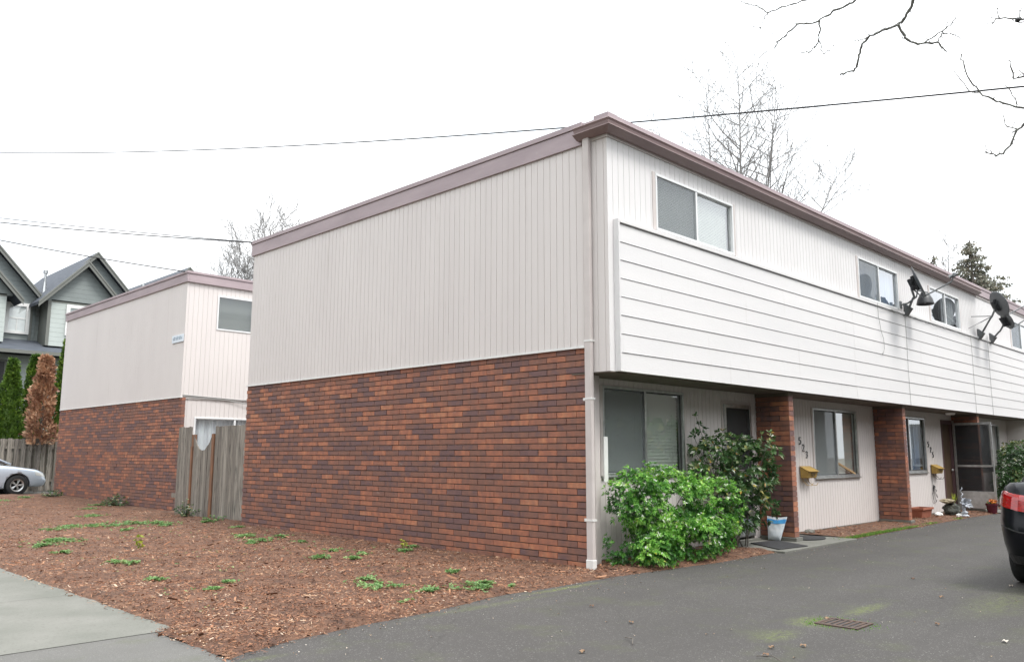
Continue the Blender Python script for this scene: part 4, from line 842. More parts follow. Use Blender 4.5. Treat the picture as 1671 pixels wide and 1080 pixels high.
BRANCHES = {'a': (0.0044, [(-0.18, -3.27, 6.25), (-0.17, -3.11, 6.27), (-0.17, -2.97, 6.29), (-0.16, -2.81, 6.29), (-0.18, -2.75, 6.36), (-0.2, -2.7, 6.41), (-0.22, -2.61, 6.45), (-0.25, -2.53, 6.51)]), 'a2': (0.003, [(-0.16, -2.81, 6.29), (-0.14, -2.76, 6.25), (-0.12, -2.71, 6.22), (-0.1, -2.69, 6.18), (-0.09, -2.64, 6.15)]), 'a3': (0.0022, [(-0.1, -2.69, 6.18), (-0.12, -2.61, 6.22), (-0.13, -2.53, 6.24)]), 'b': (0.0055, [(-0.74, -3.98, 5.71), (-0.72, -3.9, 5.71), (-0.7, -3.76, 5.72), (-0.68, -3.69, 5.7), (-0.66, -3.59, 5.69), (-0.65, -3.46, 5.72), (-0.65, -3.36, 5.75), (-0.63, -3.29, 5.72), (-0.61, -3.21, 5.69), (-0.6, -3.16, 5.68), (-0.59, -3.11, 5.67), (-0.57, -3.07, 5.62)]), 'b2': (0.0041, [(-0.66, -3.6, 5.69), (-0.62, -3.58, 5.6), (-0.59, -3.55, 5.53), (-0.56, -3.49, 5.48), (-0.54, -3.42, 5.46), (-0.54, -3.34, 5.49)]), 'b3': (0.0027, [(-0.59, -3.55, 5.53), (-0.56, -3.56, 5.46), (-0.54, -3.57, 5.39), (-0.55, -3.64, 5.4), (-0.58, -3.7, 5.44)]), 'b4': (0.0021, [(-0.54, -3.42, 5.46), (-0.56, -3.39, 5.51), (-0.58, -3.43, 5.56)]), 'b5': (0.0016, [(-0.65, -3.36, 5.75), (-0.67, -3.34, 5.81)]), 'c': (0.0064, [(-1.31, -4.68, 5.2), (-1.27, -4.63, 5.14), (-1.23, -4.57, 5.1), (-1.21, -4.51, 5.08), (-1.18, -4.41, 5.09), (-1.15, -4.3, 5.1), (-1.12, -4.22, 5.1), (-1.09, -4.15, 5.05), (-1.06, -4.11, 5.0), (-1.03, -4.08, 4.93), (-1.01, -4.04, 4.89), (-0.99, -3.94, 4.9), (-0.98, -3.9, 4.91)]), 'c2': (0.0026, [(-1.12, -4.22, 5.1), (-1.11, -4.14, 5.11), (-1.1, -4.08, 5.14)]), 'c3': (0.0019, [(-1.01, -4.04, 4.89), (-0.99, -4.02, 4.85)]), 'c4': (0.0015, [(-1.18, -4.41, 5.09), (-1.2, -4.4, 5.15)]), 'c5': (0.0015, [(-1.18, -4.41, 5.09), (-1.17, -4.3, 5.16)]), 'c6': (0.0019, [(-1.14, -4.25, 5.11), (-1.14, -4.21, 5.15)]), 'd': (0.0058, [(-1.29, -4.54, 5.04), (-1.24, -4.56, 4.97), (-1.2, -4.58, 4.92), (-1.14, -4.64, 4.88), (-1.09, -4.72, 4.88), (-1.06, -4.77, 4.88), (-1.03, -4.79, 4.84), (-1.0, -4.82, 4.8)]), 'd2': (0.0032, [(-1.12, -4.68, 4.88), (-1.09, -4.77, 4.93), (-1.07, -4.84, 4.97), (-1.06, -4.89, 5.0), (-1.07, -4.93, 5.05)]), 'd3': (0.0026, [(-1.07, -4.82, 4.94), (-1.03, -4.88, 4.92), (-0.98, -4.93, 4.88)]), 'd4': (0.0026, [(-1.06, -4.77, 4.88), (-1.07, -4.8, 4.91), (-1.07, -4.85, 4.97), (-1.09, -4.87, 5.02)]), 'd5': (0.0019, [(-1.09, -4.72, 4.88), (-1.13, -4.71, 4.94)]), 'd6': (0.0019, [(-1.2, -4.58, 4.92), (-1.26, -4.52, 4.96)]), 'e': (0.0034, [(-1.69, -5.53, 4.54), (-1.73, -5.47, 4.55), (-1.78, -5.4, 4.56), (-1.79, -5.35, 4.53)]), 'e2': (0.0022, [(-1.78, -5.4, 4.56), (-1.82, -5.4, 4.63)]), 'e3': (0.0028, [(-1.7, -5.52, 4.54), (-1.73, -5.52, 4.6)]), 'e4': (0.0022, [(-1.69, -5.53, 4.52), (-1.72, -5.46, 4.51)]), 'f': (0.0034, [(-1.55, -5.47, 4.17), (-1.57, -5.41, 4.16), (-1.6, -5.41, 4.22), (-1.64, -5.4, 4.29)]), 'f2': (0.0022, [(-1.55, -5.47, 4.18), (-1.58, -5.45, 4.22)]), 'g': (0.0042, [(-1.1, -5.36, 4.1), (-1.18, -5.24, 4.15), (-1.23, -5.18, 4.19), (-1.29, -5.11, 4.25), (-1.36, -5.07, 4.33), (-1.42, -5.05, 4.45), (-1.46, -5.05, 4.53)]), 'g2': (0.0024, [(-1.29, -5.11, 4.25), (-1.33, -5.05, 4.26), (-1.4, -5.01, 4.35), (-1.45, -4.98, 4.42)]), 'g3': (0.0024, [(-1.13, -5.32, 4.13), (-1.19, -5.3, 4.23), (-1.22, -5.27, 4.28)]), 'g4': (0.0018, [(-1.31, -5.1, 4.27), (-1.33, -5.13, 4.34)]), 'h': (0.0044, [(-1.62, -5.46, 3.79), (-1.63, -5.41, 3.75), (-1.62, -5.37, 3.67), (-1.62, -5.31, 3.6), (-1.64, -5.27, 3.59), (-1.68, -5.21, 3.63)]), 'h2': (0.0027, [(-1.63, -5.41, 3.76), (-1.67, -5.36, 3.78), (-1.7, -5.35, 3.86)]), 'h3': (0.0022, [(-1.62, -5.31, 3.6), (-1.64, -5.26, 3.58)]), 'h4': (0.0022, [(-1.66, -5.25, 3.6), (-1.7, -5.22, 3.67)]), 'h5': (0.0013, [(-1.63, -5.41, 3.75), (-1.64, -5.35, 3.71)])}
# overhanging street tree, its trunk outside the frame on the right of the driveway
OT = thing('overhanging_tree', (1.6, -9.2, 0), 'leafless lichen-grey branches hanging into the top right corner of the sky', 'tree')
MB().tube([(1.6, -9.2, -.1), (1.55, -9.15, 1.5), (1.4, -9.0, 3.2), (1.2, -8.6, 5.2), (1.1, -8.2, 7.5)], [.24, .19, .16, .12, .07], 10).build('trunk', 'barkd', OT)
FEED = {'a': [(1.1, -8.2, 7.5), (.8, -6.5, 7.7), (.2, -4.6, 7.0)], 'b': [(1.1, -8.2, 7.5), (.3, -6.6, 7.3), (-.5, -5.2, 6.5)], 'c': [(1.15, -8.4, 6.4), (-.2, -6.8, 6.6), (-1.15, -5.5, 6.0)],
        'e': [(1.25, -8.7, 4.9), (.0, -7.2, 5.0), (-1.3, -6.1, 4.7)], 'g': [(1.3, -8.8, 4.3), (.3, -7.0, 4.3), (-.75, -5.9, 4.15)], 'h': [(1.35, -8.9, 3.8), (-.2, -7.3, 4.0), (-1.35, -6.0, 3.85)], 'f': [(1.3, -8.8, 4.3), (.0, -7.1, 4.4), (-1.3, -5.9, 4.2)]}
def knobby(pts, r_):
    pts = [Vector(p) for p in pts]; out = []; rr = []; n = len(pts)
    for i in range(n - 1):
        for k in range(3):
            u = k / 3; g = (i + u) / (n - 1); q = pts[i].lerp(pts[i + 1], u)
            if k: q = q + Vector((random.gauss(0, .006), random.gauss(0, .006), random.gauss(0, .006)))
            out.append(q); rr.append(r_ * (1.15 - .45 * g) * (1.25 if k == 0 else uni(.85, 1.1)))
    out.append(pts[-1]); rr.append(r_ * .75); return out, rr
for k, (r_, pts) in BRANCHES.items():
    m = MB(); r_ *= 1.6
    if k in FEED:
        fp = [Vector(p) for p in FEED[k]] + [Vector(pts[0])]; m.tube(fp, [r_ * 3.2, r_ * 2.3, r_ * 1.6, r_ * 1.15], 7)
    o_, rr = knobby(pts, r_); m.tube(o_, rr, 6)
    for i in range(1, len(o_) - 1):       # buds and spur twigs
        if rnd() < .42:
            d = Vector((random.gauss(0, 1), random.gauss(0, 1), random.gauss(0, 1))).normalized(); l_ = uni(.015, .05)
            m.tube([o_[i], o_[i] + d * l_ * .6, o_[i] + d * l_], [rr[i] * .7, .0026, .0034], 4)
    m.build('branch', 'barkd', OT)
MB().lathe([(0, -.02), (.016, -.012), (.02, 0), (.012, .014), (0, .02)], (-1.72, -5.5, 4.535), 8).build('seed_pod', 'black', OT)
# ================================================================== wires
def wire(name, pts, r_, label):
    m = MB(); m.tube(pts, r_, 6); return tag(m.build(name, 'wire', org=pts[0]), label, 'wire')
def cat3(a, b, sag, n=40, ext=0): 
    a, b = Vector(a), Vector(b); return [a.lerp(b, i / n) - Vector((0, 0, sag * 4 * (i / n) * (1 - i / n))) for i in range(n + 1)]
def wz(t): return 15.32 - 27.4 * t + 27.55 * t * t - 9.1 * t ** 3
WT = [(.172, 11.064), (.237, 10.586), (.434, 9.151), (.583, 8.15), (.69, 7.531), (.783, 7.014), (.853, 6.666), (.912, 6.375), (.956, 6.16), (.971, 6.09)]
import numpy as np
co = np.polyfit([a for a, b in WT], [b for a, b in WT], 2)
wire('overhead_wire', [(-4 + 8 * t, 30 - 36 * t, float(np.polyval(co, t))) for t in [i / 60 * 1.25 - .02 for i in range(61)]], .012, 'long dark overhead wire crossing the whole sky in front of the near building')
wire('overhead_wire', cat3((-.06, 9.02, 5.84), (-9, 30, 10.25), .28), .012, 'upper thin wire running left from the near building roof corner')
wire('overhead_wire', cat3((-.06, 9.04, 5.85), (-9, 30.2, 10.45), .22), .009, 'faint second wire just beside the one at the near building roof corner')
wire('overhead_wire', cat3((.38, 13.3, 5.95), (-9, 30, 10.7), .30), .013, 'lower wire running left past the gables to the farther building roof corner')
# cables on facade
def cable(pts, label, r_=.005):
    m = MB(); m.tube(pts, r_, 5); return tag(m.build('cable', 'wiregrey'), label, 'cable', 'loose cables on the clapboard front')
def wob(x0, x1, z, n=26, a=.012): return [(x0 + (x1 - x0) * i / n, -.505, z + a * noise.noise(Vector((i * .6, x0, 0)))) for i in range(n + 1)]
cable(wob(8.7, 15.4, 4.385, 40, .06), 'thin grey cable sagging along the top edge of the clapboard')
cable([(8.62, -.50, 4.46), (8.63, -.50, 4.2), (8.72, -.50, 3.9), (8.83, -.50, 3.75), (8.84, -.50, 3.55), (8.74, -.50, 3.42), (8.70, -.505, 3.45)], 'loose cable dangling below the second upper window')
for x, lb in ((10.12, 'vertical cable below the first satellite dish'), (14.62, 'vertical cable under the second satellite dish, left of its neighbour'), (16.05, 'vertical cable farthest right on the clapboard')):
    cable([(x, -.495, 4.46), (x + .02, -.493, 3.9), (x - .01, -.493, 3.2), (x + .01, -.493, 2.47)], lb, .0045)
# ================================================================== satellite dishes
def dish(name_loc, label, mount, elbow, centre, az, el, dia, arm=.62, lnb=True, strut=False):
    t = thing('satellite_dish', mount, label, 'satellite dish', 'satellite dishes on the front of the near building')
    mt = Vector(mount); eb = Vector(elbow); c = Vector(centre); ax = Vector((math.cos(el) * math.cos(az), math.cos(el) * math.sin(az), math.sin(el))); rt_ = ax.cross(Vector((0, 0, 1))).normalized(); upv = rt_.cross(ax)
    MB().prism([(mt.y, mt.z - .13), (mt.y - .05, mt.z - .13), (mt.y - .16, mt.z + .02), (mt.y - .03, mt.z + .14), (mt.y, mt.z + .14)], 0, mt.x - .07, mt.x + .07).build('wall_bracket', 'dish', t)
    back = c - ax * .11
    MB().tube([mt + Vector((0, -.08, 0)), eb + (mt - eb) * .12, eb, back - Vector((0, 0, .1)), back], .024, 10).build('mast', 'galv', t, smooth=True)
    m = MB(); n, rg = 32, 8; vs = []; fs = []
    for j in range(rg + 1):
        for k in range(n):
            a = 6.28318 * k / n; rr = dia / 2 * j / rg; u, v = rr * math.cos(a) * .94, rr * math.sin(a) * 1.04; vs.append(c + rt_ * u + upv * v + ax * (rr * rr * .42))
    for j in range(rg):
        for k in range(n): fs.append((j * n + k, j * n + (k + 1) % n, (j + 1) * n + (k + 1) % n, (j + 1) * n + k))
    k0 = len(vs); vs += [v - ax * .012 for v in vs]; fs += [tuple(i + k0 for i in reversed(f)) for f in fs]; fs += [(rg * n + k, rg * n + (k + 1) % n, k0 + rg * n + (k + 1) % n, k0 + rg * n + k) for k in range(n)]
    m.add(vs, fs).build('reflector', 'dish', t, smooth=True)
    bk = MB(); 
    for s_ in (-1, 1): bk.tube([c - ax * .02 + rt_ * s_ * .08 + upv * .10, back + rt_ * s_ * .05], .014, 6); bk.tube([c - ax * .02 + rt_ * s_ * .08 - upv * .12, back + rt_ * s_ * .05 - upv * .05], .014, 6)
    bk.tube([back - upv * .13, back + upv * .12], .045, 10); bk.tube([c - ax * .03 - upv * .16, c - ax * .035 + upv * .16], .04, 8); bk.build('back_mount', 'black', t)
    a0 = c - upv * dia * .50 - ax * .03; a1 = c - upv * dia * .40 + ax * arm; a2 = c + ax * (arm + .10) - upv * .16
    ar = MB(); ar.tube([back - upv * .12, a0, a1, a1 + (a2 - a1) * .6], .016, 8); arm_ = ar.build('feed_arm', 'galv', t)
    if lnb:
        l_ = MB(); h = a2; l_.tube([h + ax * .05, h - ax * .07, h - ax * .10], [.035, .035, .048], 10); l_.tube([h + rt_ * .09, h - rt_ * .09], .032, 8); l_.build('receiver', 'galv', arm_)
    if strut:
        s_ = MB(); s_.tube([eb, Vector((mt.x - .45, -.47, mt.z + .42))], .010, 6); s_.tube([eb, Vector((mt.x - .75, -.47, mt.z + .08))], .010, 6); s_.tube([eb, Vector((mt.x + .3, -.47, mt.z + .35))], .010, 6); s_.build('brace', 'galv', t)
    return t
dish(0, 'satellite dish seen edge-on between the second and third upper windows', (10.2, -.47, 4.52), (9.86, -.80, 4.72), (9.62, -.95, 4.97), R(-74), R(20), .66, arm=.58)
dish(0, 'large dark satellite dish seen from behind near the right edge of the photo', (15.35, -.47, 4.52), (15.25, -.86, 4.95), (15.22, -1.02, 5.22), R(-43), R(22), .68, strut=True, arm=.72)
dish(0, 'third satellite dish mostly hidden behind the large dark one', (16.4, -.47, 4.52), (16.1, -.80, 4.66), (15.98, -1.0, 4.92), R(-50), R(28), .50, arm=.68)
t = thing('floodlight', (10.6, -.47, 4.6), 'black bell-shaped lamp shade on a short arm below the first satellite dish', 'lamp')
MB().lathe([(.0, .27), (.07, .265), (.09, .24), (.10, .21), (.115, .20), (.165, .11), (.19, .02), (.198, -.0), (.185, -.005), (.15, .10), (.0, .19)], (10.42, -.83, 4.63), 28, sx=1, sy=.9).build('lamp_shade', 'black', t, smooth=True)
MB().tube([(9.98, -.47, 4.60), (9.98, -.62, 4.62), (10.0, -.80, 4.74), (10.0, -.83, 4.88), (10.42, -.83, 4.90)], .018, 8).build('arm', 'galv', t); MB().lathe([(0, -.05), (.045, -.04), (.06, 0), (.04, .05), (0, .06)], (10.42, -.83, 4.70), 12).build('bulb', 'white', t, smooth=True)
MB().box(9.93, -.49, 4.52, 10.03, -.465, 4.68).build('wall_plate', 'galv', t)
# ================================================================== mailboxes
def mailbox(x, z, label, marks):
    t = thing('mailbox', (x, .22, z), label, 'mailbox', 'ochre wall mailboxes beside the doors')
    W_, Hh, D = .40, .20, .16
    MB().prism([(.212, z), (.212 - D * .75, z), (.212 - D, z + Hh * .62), (.212, z + Hh)], 0, x, x + W_).build('box', 'ochre', t, bevel=.008)
    MB().prism([(.214, z + Hh + .003), (.212 - D - .02, z + Hh * .60), (.212 - D - .015, z + Hh * .57), (.214, z + Hh + .015)], 0, x - .01, x + W_ + .01).build('lid', 'ochre', t)
    mk = MB(); mk.box(x + .12, .212 - D * .92 - .012, z + Hh * .40, x + .30, .212 - D * .92, z + Hh * .45); mk.tube([(x + .16, .07, z + .055), (x + .20, .066, z + .035), (x + .25, .07, z + .04), (x + .27, .066, z + .065)], .006, 5); mk.build('latch', 'black', t)
    h = MB()
    for q in (.06, .26): h.tube([(x + q, .20, z), (x + q, .19, z - .06), (x + q + .03, .13, z - .13), (x + q + .1, .08, z - .135), (x + q + .13, .06, z - .09)], .0055, 6)
    h.build('newspaper_hook', 'ochre' if marks else 'black', t); return t
mailbox(6.33, 1.005, 'ochre metal mailbox below the number 523', True); mailbox(13.22, .985, 'ochre metal mailbox below the farther house number beside the brown door', False)
wv = MB(); 
for k in range(7): a = k * .9; wv.tube([(13.3, .215, .72), (13.3 + .10 * math.cos(a), .19, .55 + .12 * math.sin(a)), (13.32 + .18 * math.cos(a + .5), .2, .50 + .2 * math.sin(a + .4)), (13.34 + .13 * math.cos(a + 1.2), .21, .46 + .16 * math.sin(a + 1.1))], .005, 4)
wv.tube([(13.25, .22, 1.0), (13.24, .215, .75), (13.28, .215, .6)], .003, 4)
tag(wv.build('wire_ornament', 'black'), 'curly thin black wire ornament on the siding below the farther mailbox', 'ornament')
# ================================================================== things by the doors
def pot(x, y, z, r0, r1, h, m_, label, name='flower_pot', rim=.03):
    t = thing(name, (x, y, z), label, 'pot'); MB().lathe([(0, 0), (r0, 0), (r1 * .94, h - rim * 1.6), (r1 * 1.04, h - rim * 1.6), (r1 * 1.06, h), (r1 * .92, h), (r1 * .88, h - .05), (0, h - .06)], (x, y, z), 28).build('pot', m_, t, smooth=False, bevel=.003)
    MB().lathe([(0, 0), (r1 * .88, 0)], (x, y, z + h - .045), 20).build('potting_soil', 'soil', t); return t
t = thing('planter', (11.75, -.02, .05), 'terracotta window-box planter at the foot of the second brick pier', 'pot')
def taper(m, x0, x1, y0, y1, z0, z1, k): return m.add([(x0 + k, y0 + k, z0), (x1 - k, y0 + k, z0), (x1 - k, y1 - k, z0), (x0 + k, y1 - k, z0), (x0, y0, z1), (x1, y0, z1), (x1, y1, z1), (x0, y1, z1)], [(0, 3, 2, 1), (0, 1, 5, 4), (1, 2, 6, 5), (2, 3, 7, 6), (3, 0, 4, 7)])
m = MB(); taper(m, 11.38, 12.02, -.15, .14, .04, .25, .04); m.box(11.36, -.17, .215, 12.04, -.145, .26).box(11.36, .135, .215, 12.04, .16, .26).box(11.36, -.145, .215, 11.385, .135, .26).box(12.015, -.145, .215, 12.04, .135, .26); m.build('box', 'terra', t, bevel=.004); MB().box(11.39, -.14, .2, 12.01, .13, .215).build('potting_soil', 'soil', t)
mp = pot(14.78, -.62, .01, .10, .135, .24, 'maroon', 'dark maroon pot of orange flowers at the foot of the open storm door')
m = MB()
for _ in range(34):
    a, r_ = uni(0, 6.28), uni(0, .12); rosette(m, Vector((14.78 + r_ * math.cos(a), -.62 + r_ * math.sin(a), .25 + uni(.0, .08))), Vector((math.cos(a) * .5, math.sin(a) * .5, 1)), 8, .038, .016, rnd() * .9)
m.build('flowers', 'orange', mp)
m = MB(); tuft(m, 14.78, -.62, .22, 30, .1, .09, .008); m.build('leaves', 'grass', mp)
rk = MB()
def blob(m, c, s, seed, n=14, amp=.25):
    vs = []; fs = []
    for j in range(n + 1):
        for k in range(2 * n):
            th, ph = math.pi * j / n, math.pi * k / n; d = Vector((math.sin(th) * math.cos(ph), math.sin(th) * math.sin(ph), math.cos(th))); q = 1 + amp * noise.noise(d * 1.8 + Vector((seed, 0, 0))) + amp * .4 * noise.noise(d * 4.5 + Vector((seed, 3, 0))); vs.append((c[0] + d.x * s[0] * q, c[1] + d.y * s[1] * q, c[2] + d.z * s[2] * q))
    for j in range(n):
        for k in range(2 * n): fs.append((j * 2 * n + k, j * 2 * n + (k + 1) % (2 * n), (j + 1) * 2 * n + (k + 1) % (2 * n), (j + 1) * 2 * n + k))
    return m.add(vs, fs)
tag(blob(rk, (13.15, -.20, .15), (.30, .17, .16), 3).build('rock', 'rock'), 'dark rounded rock beside the silver flower ornament', 'rock')
rk = MB(); tag(blob(rk, (13.0, -.17, .36), (.25, .15, .055), 9).build('rock', 'ropetan'), 'flat tan stone resting on top of the dark rock', 'rock')
rk = MB(); tag(blob(rk, (12.55, -.1, .07), (.13, .08, .05), 5).build('rock', 'white'), 'pale flat stone lying in the mulch left of the dark rock', 'rock')
rk = MB(); tag(blob(rk, (12.95, -.42, .05), (.16, .06, .04), 6).build('rock', 'white'), 'pale flat stone lying in the mulch right in front of the dark rock', 'rock')
rk = MB(); tag(blob(rk, (6.25, .05, .06), (.11, .08, .05), 16).build('rock', 'concrete'), 'small grey stone at the foot of the siding by the round mat', 'rock')
orn = thing('garden_ornament', (13.0, -.52, .02), 'silver flower-shaped garden ornament on a twisted stem by the door', 'ornament')
m = MB(); m.lathe([(.0, 0), (.09, 0), (.10, .02), (.05, .05), (.08, .10), (.03, .13), (.03, .17), (.0, .18)], (13.0, -.52, .02), 12); m.build('base', 'statue', orn)
m = MB()
for k in range(3): rosette(m, Vector((13.0, -.54, .33)), Vector((-.7, -.6, .3)), 8, .15, .05, .5, 1.25)
rosette(m, Vector((13.0, -.55, .34)), Vector((-.7, -.6, .3)), 6, .07, .03, .5, .6); m.build('flower', 'statue', orn)
m = MB(); m.tube([(13.0 + .025 * math.cos(k * 1.3) - .004 * k, -.5 + .025 * math.sin(k * 1.3), .15 + k * .028) for k in range(20)], [.02 - .0006 * k for k in range(20)], 6); m.build('stem', 'statue', orn)
m = MB()
for _ in range(16): a = uni(-1.2, 1.2); p0 = Vector((13.05, -.3, .3)); q = p0 + Vector((math.sin(a) * .16, uni(-.06, .06), .12 + .14 * math.cos(a))); s_ = Vector((.016, 0, 0)); m.add([p0 - s_ * .4, (p0 + q) / 2 - s_, q, (p0 + q) / 2 + s_], [(0, 1, 2, 3)], rnd())
tag(m.build('spiky_plant', 'yel'), 'small yellow-cream spiky plant behind the silver ornament', 'plant')
# mats
def flat(poly, z0, z1, name, m_, label, cat, bev=.006): return tag(MB().prism(poly, 2, z0, z1).build(name, m_, bevel=bev), label, cat)
flat([(3.50, -.82), (4.24, -.84), (4.84, -.47), (4.72, -.06), (4.02, -.03)][:0] or [(3.47, -.78), (4.25, -.86), (4.70, -.12), (4.00, -.02)], .029, .043, 'doormat', 'rubber', 'black rectangular rubber doormat on the slab before the brick pier', 'doormat')
flat([(5.40 + .40 * math.cos(k * .2094), -.28 + .30 * math.sin(k * .2094)) for k in range(30)], .029, .05, 'doormat', 'rubber', 'black rounded doormat tucked behind the brick pier', 'doormat')
# bag leaning on pier
bg_ = thing('plastic_bag', (4.66, -.1, .03), 'white plastic sack with a blue band leaning on the brick pier', 'bag')
def bagmesh(t0, t1, thick, x_off=0):
    m = MB(); vs = []; fs = []; nu, nv = 14, 12
    for side in (1, -1):
        for j in range(nv + 1):
            v = t0 + (t1 - t0) * j / nv
            for i in range(nu + 1):
                u = i / nu; yl = .015 + .055 * v; yr = -.20 - .085 * v; y = yl + (yr - yl) * u
                bul = math.sin(math.pi * u) ** .6 * (1 - v) ** .35 * math.sin(min(1, v * 6) * 1.57) if v < 1 else 0
                x = 4.66 + .10 * v - side * (thick * bul + x_off + .004) + .008 * noise.noise(Vector((u * 5, v * 7, side))); z = .045 + v * (.375 - .02 * math.sin(u * 3)) + .01 * noise.noise(Vector((u * 4, v * 3, 2)))
                vs.append((x, y, z))
    N1 = (nu + 1) * (nv + 1)
    for s_ in (0, 1):
        for j in range(nv):
            for i in range(nu): q = s_ * N1 + j * (nu + 1) + i; f_ = (q, q + 1, q + nu + 2, q + nu + 1); fs.append(f_ if s_ else f_[::-1])
    for j in range(nv):
        for e_ in (0, nu): a = j * (nu + 1) + e_; fs.append((a, a + nu + 1, N1 + a + nu + 1, N1 + a))
    return m.add(vs, fs)
bagmesh(0, 1, .05).build('sack', 'bagw', bg_, smooth=True); bagmesh(.72, .90, .05, .0025).build('blue_band', 'bagb', bg_, smooth=True)
# hose loop by far shrub
tag(MB().tube([(15.9 + .12 * math.cos(a * .35), -.5, .78 + .17 * math.sin(a * .35)) for a in range(4, 15)], .011, 6).build('hose', 'bark'), 'small brown loop of hose beside the far flowering shrub', 'hose')
# ================================================================== cars (local: +X forward, rear bumper at x=0, centred on y)
def car(loc, paint, label, red=True, detail='dark'):
    M[paint[0]] = mat(paint[0], paint[1], .28, metal=paint[2], coat=.12 if paint[1][0] < .1 else .9, spec=.2 if paint[1][0] < .1 else .4)
    t = thing('parked_car', (0, 0, 0), label, 'car'); L_ = 4.75; n = 160
    e = .30; F = []
    for i in range(4001):
        a = 2 * math.pi * i / 4000; cs, sn = math.cos(a), math.sin(a); F.append((math.copysign(abs(cs) ** e, cs), math.copysign(abs(sn) ** e, sn)))
    cum = [0.0]
    for p_, q_ in zip(F, F[1:]): cum.append(cum[-1] + math.hypot((q_[0] - p_[0]) * 2.375, (q_[1] - p_[1]) * .9))
    UV = []; j_ = 0
    for k in range(n):
        s_ = cum[-1] * k / n
        while cum[j_ + 1] < s_: j_ += 1
        UV.append(F[j_])
    UV[n // 2] = (-1, 0)
    for k in range(1, n // 2): UV[n - k] = (UV[k][0], -UV[k][1])
    def ztop(x):
        K = [(0, .98), (.10, 1.08), (.25, 1.125), (.55, 1.12), (.9, 1.06), (1.2, 1.0), (3.2, .97), (3.5, .93), (4.0, .86), (4.4, .80), (4.65, .72), (4.75, .64)]
        for (a, za), (b, zb) in zip(K, K[1:]):
            if a <= x <= b: return za + (zb - za) * (x - a) / (b - a)
        return K[0][1] if x < 0 else K[-1][1]
    lv = [(0, .17, .10, .83), (.10, .10, .05, .865), (.25, .04, .02, .885), (.42, .015, .0, .895), (.55, .02, .01, .90), (.60, .05, .03, .90), (.72, .06, .05, .895), (.86, .08, .07, .875), (.95, .12, .11, .845), (1.0, .17, .18, .80)]
    def ring(tt, rr_, fr, b, off=0):
        out = []
        for k in range(n):
            ux, uy = UV[k]; x0, x1 = rr_ - off, L_ - fr + off; x = (x0 + x1) / 2 + (x1 - x0) / 2 * ux
            nar = 1 - .10 * max(0, (x - 3.7) / 1.05) ** 2 - .035 * max(0, (.7 - x) / .7) ** 2; y = (b + off) * uy * nar; zb = .22 + (.05 if x > 4 or x < .6 else 0); out.append((x, y, zb + (ztop(max(0, x)) - zb) * tt))
        return out
    vs = []; 
    for l in lv: vs += ring(*l)
    m = MB(); fs = [(i * n + k, i * n + (k + 1) % n, (i + 1) * n + (k + 1) % n, (i + 1) * n + k) for i in range(len(lv) - 1) for k in range(n)]
    def cap(base, zoff, flip):
        nonlocal vs, fs
        half = n // 2; rows = [[base + 0]]
        for k in range(1, half):
            a, b = vs[base + k], vs[base + n - k]; ids = [base + k]
            for q in (.25, .5, .75):
                vs.append((a[0] + (b[0] - a[0]) * q, a[1] + (b[1] - a[1]) * q, a[2] + zoff * (1 - (2 * q - 1) ** 2))); ids.append(len(vs) - 1)
            ids.append(base + n - k); rows.append(ids)
        rows.append([base + half])
        for r0, r1 in zip(rows, rows[1:]):
            if len(r0) == 1:
                for i in range(4): f_ = (r0[0], r1[i], r1[i + 1]); fs.append(f_[::-1] if flip else f_)
            elif len(r1) == 1:
                for i in range(4): f_ = (r0[i], r1[0], r0[i + 1]); fs.append(f_[::-1] if flip else f_)
            else:
                for i in range(4): f_ = (r0[i], r1[i], r1[i + 1], r0[i + 1]); fs.append(f_[::-1] if flip else f_)
    cap((len(lv) - 1) * n, .035, False); cap(0, 0, True)
    m.add(vs, fs); body = m.build('body', paint[0], t, smooth=True)
    # wheel arches cut with a boolean that is applied and thrown away
    import bmesh
    bm = bmesh.new(); bm.from_mesh(body.data); bmesh.ops.recalc_face_normals(bm, faces=bm.faces); bm.to_mesh(body.data); bm.free()
    cu = MB()
    for x in (.98, 3.80):
        for s_ in (-1, 1): cu.tube([(x, s_ * .62, .33), (x, s_ * 1.1, .33)], .375, 32)
    co_ = cu.build('cutter', 'black', t); md = body.modifiers.new('b', 'BOOLEAN'); md.object = co_; md.operation = 'DIFFERENCE'; md.solver = 'EXACT'
    bpy.context.view_layer.update(); dg_ = bpy.context.evaluated_depsgraph_get(); me = bpy.data.meshes.new_from_object(body.evaluated_get(dg_)); body.modifiers.clear(); body.data = me; me.name = 'body'
    bpy.data.objects.remove(co_)
    # greenhouse
    gl = MB(); gv = []; n2 = 64
    for (x0, x1, b, z, e) in ((.62, 3.62, .80, .99, .35), (1.0, 3.1, .73, 1.22, .38), (1.35, 2.72, .60, 1.405, .42)):
        for k in range(n2):
            a = 2 * math.pi * k / n2; cs, sn = math.cos(a), math.sin(a); gv.append(((x0 + x1) / 2 + (x1 - x0) / 2 * math.copysign(abs(cs) ** e, cs), b * math.copysign(abs(sn) ** e, sn), z))
    gl.add(gv, [(i * n2 + k, i * n2 + (k + 1) % n2, (i + 1) * n2 + (k + 1) % n2, (i + 1) * n2 + k) for i in range(2) for k in range(n2)]); gl.build('windows', 'carglass', t, smooth=True)
    rf = MB(); rv = []
    for (x0, x1, b, z, e) in ((1.30, 2.78, .615, 1.395, .42), (1.4, 2.66, .56, 1.435, .45), (1.7, 2.3, .3, 1.455, .6), (1.99, 2.01, .01, 1.46, 1)):
        for k in range(n2):
            a = 2 * math.pi * k / n2; cs, sn = math.cos(a), math.sin(a); rv.append(((x0 + x1) / 2 + (x1 - x0) / 2 * math.copysign(abs(cs) ** e, cs), b * math.copysign(abs(sn) ** e, sn), z))
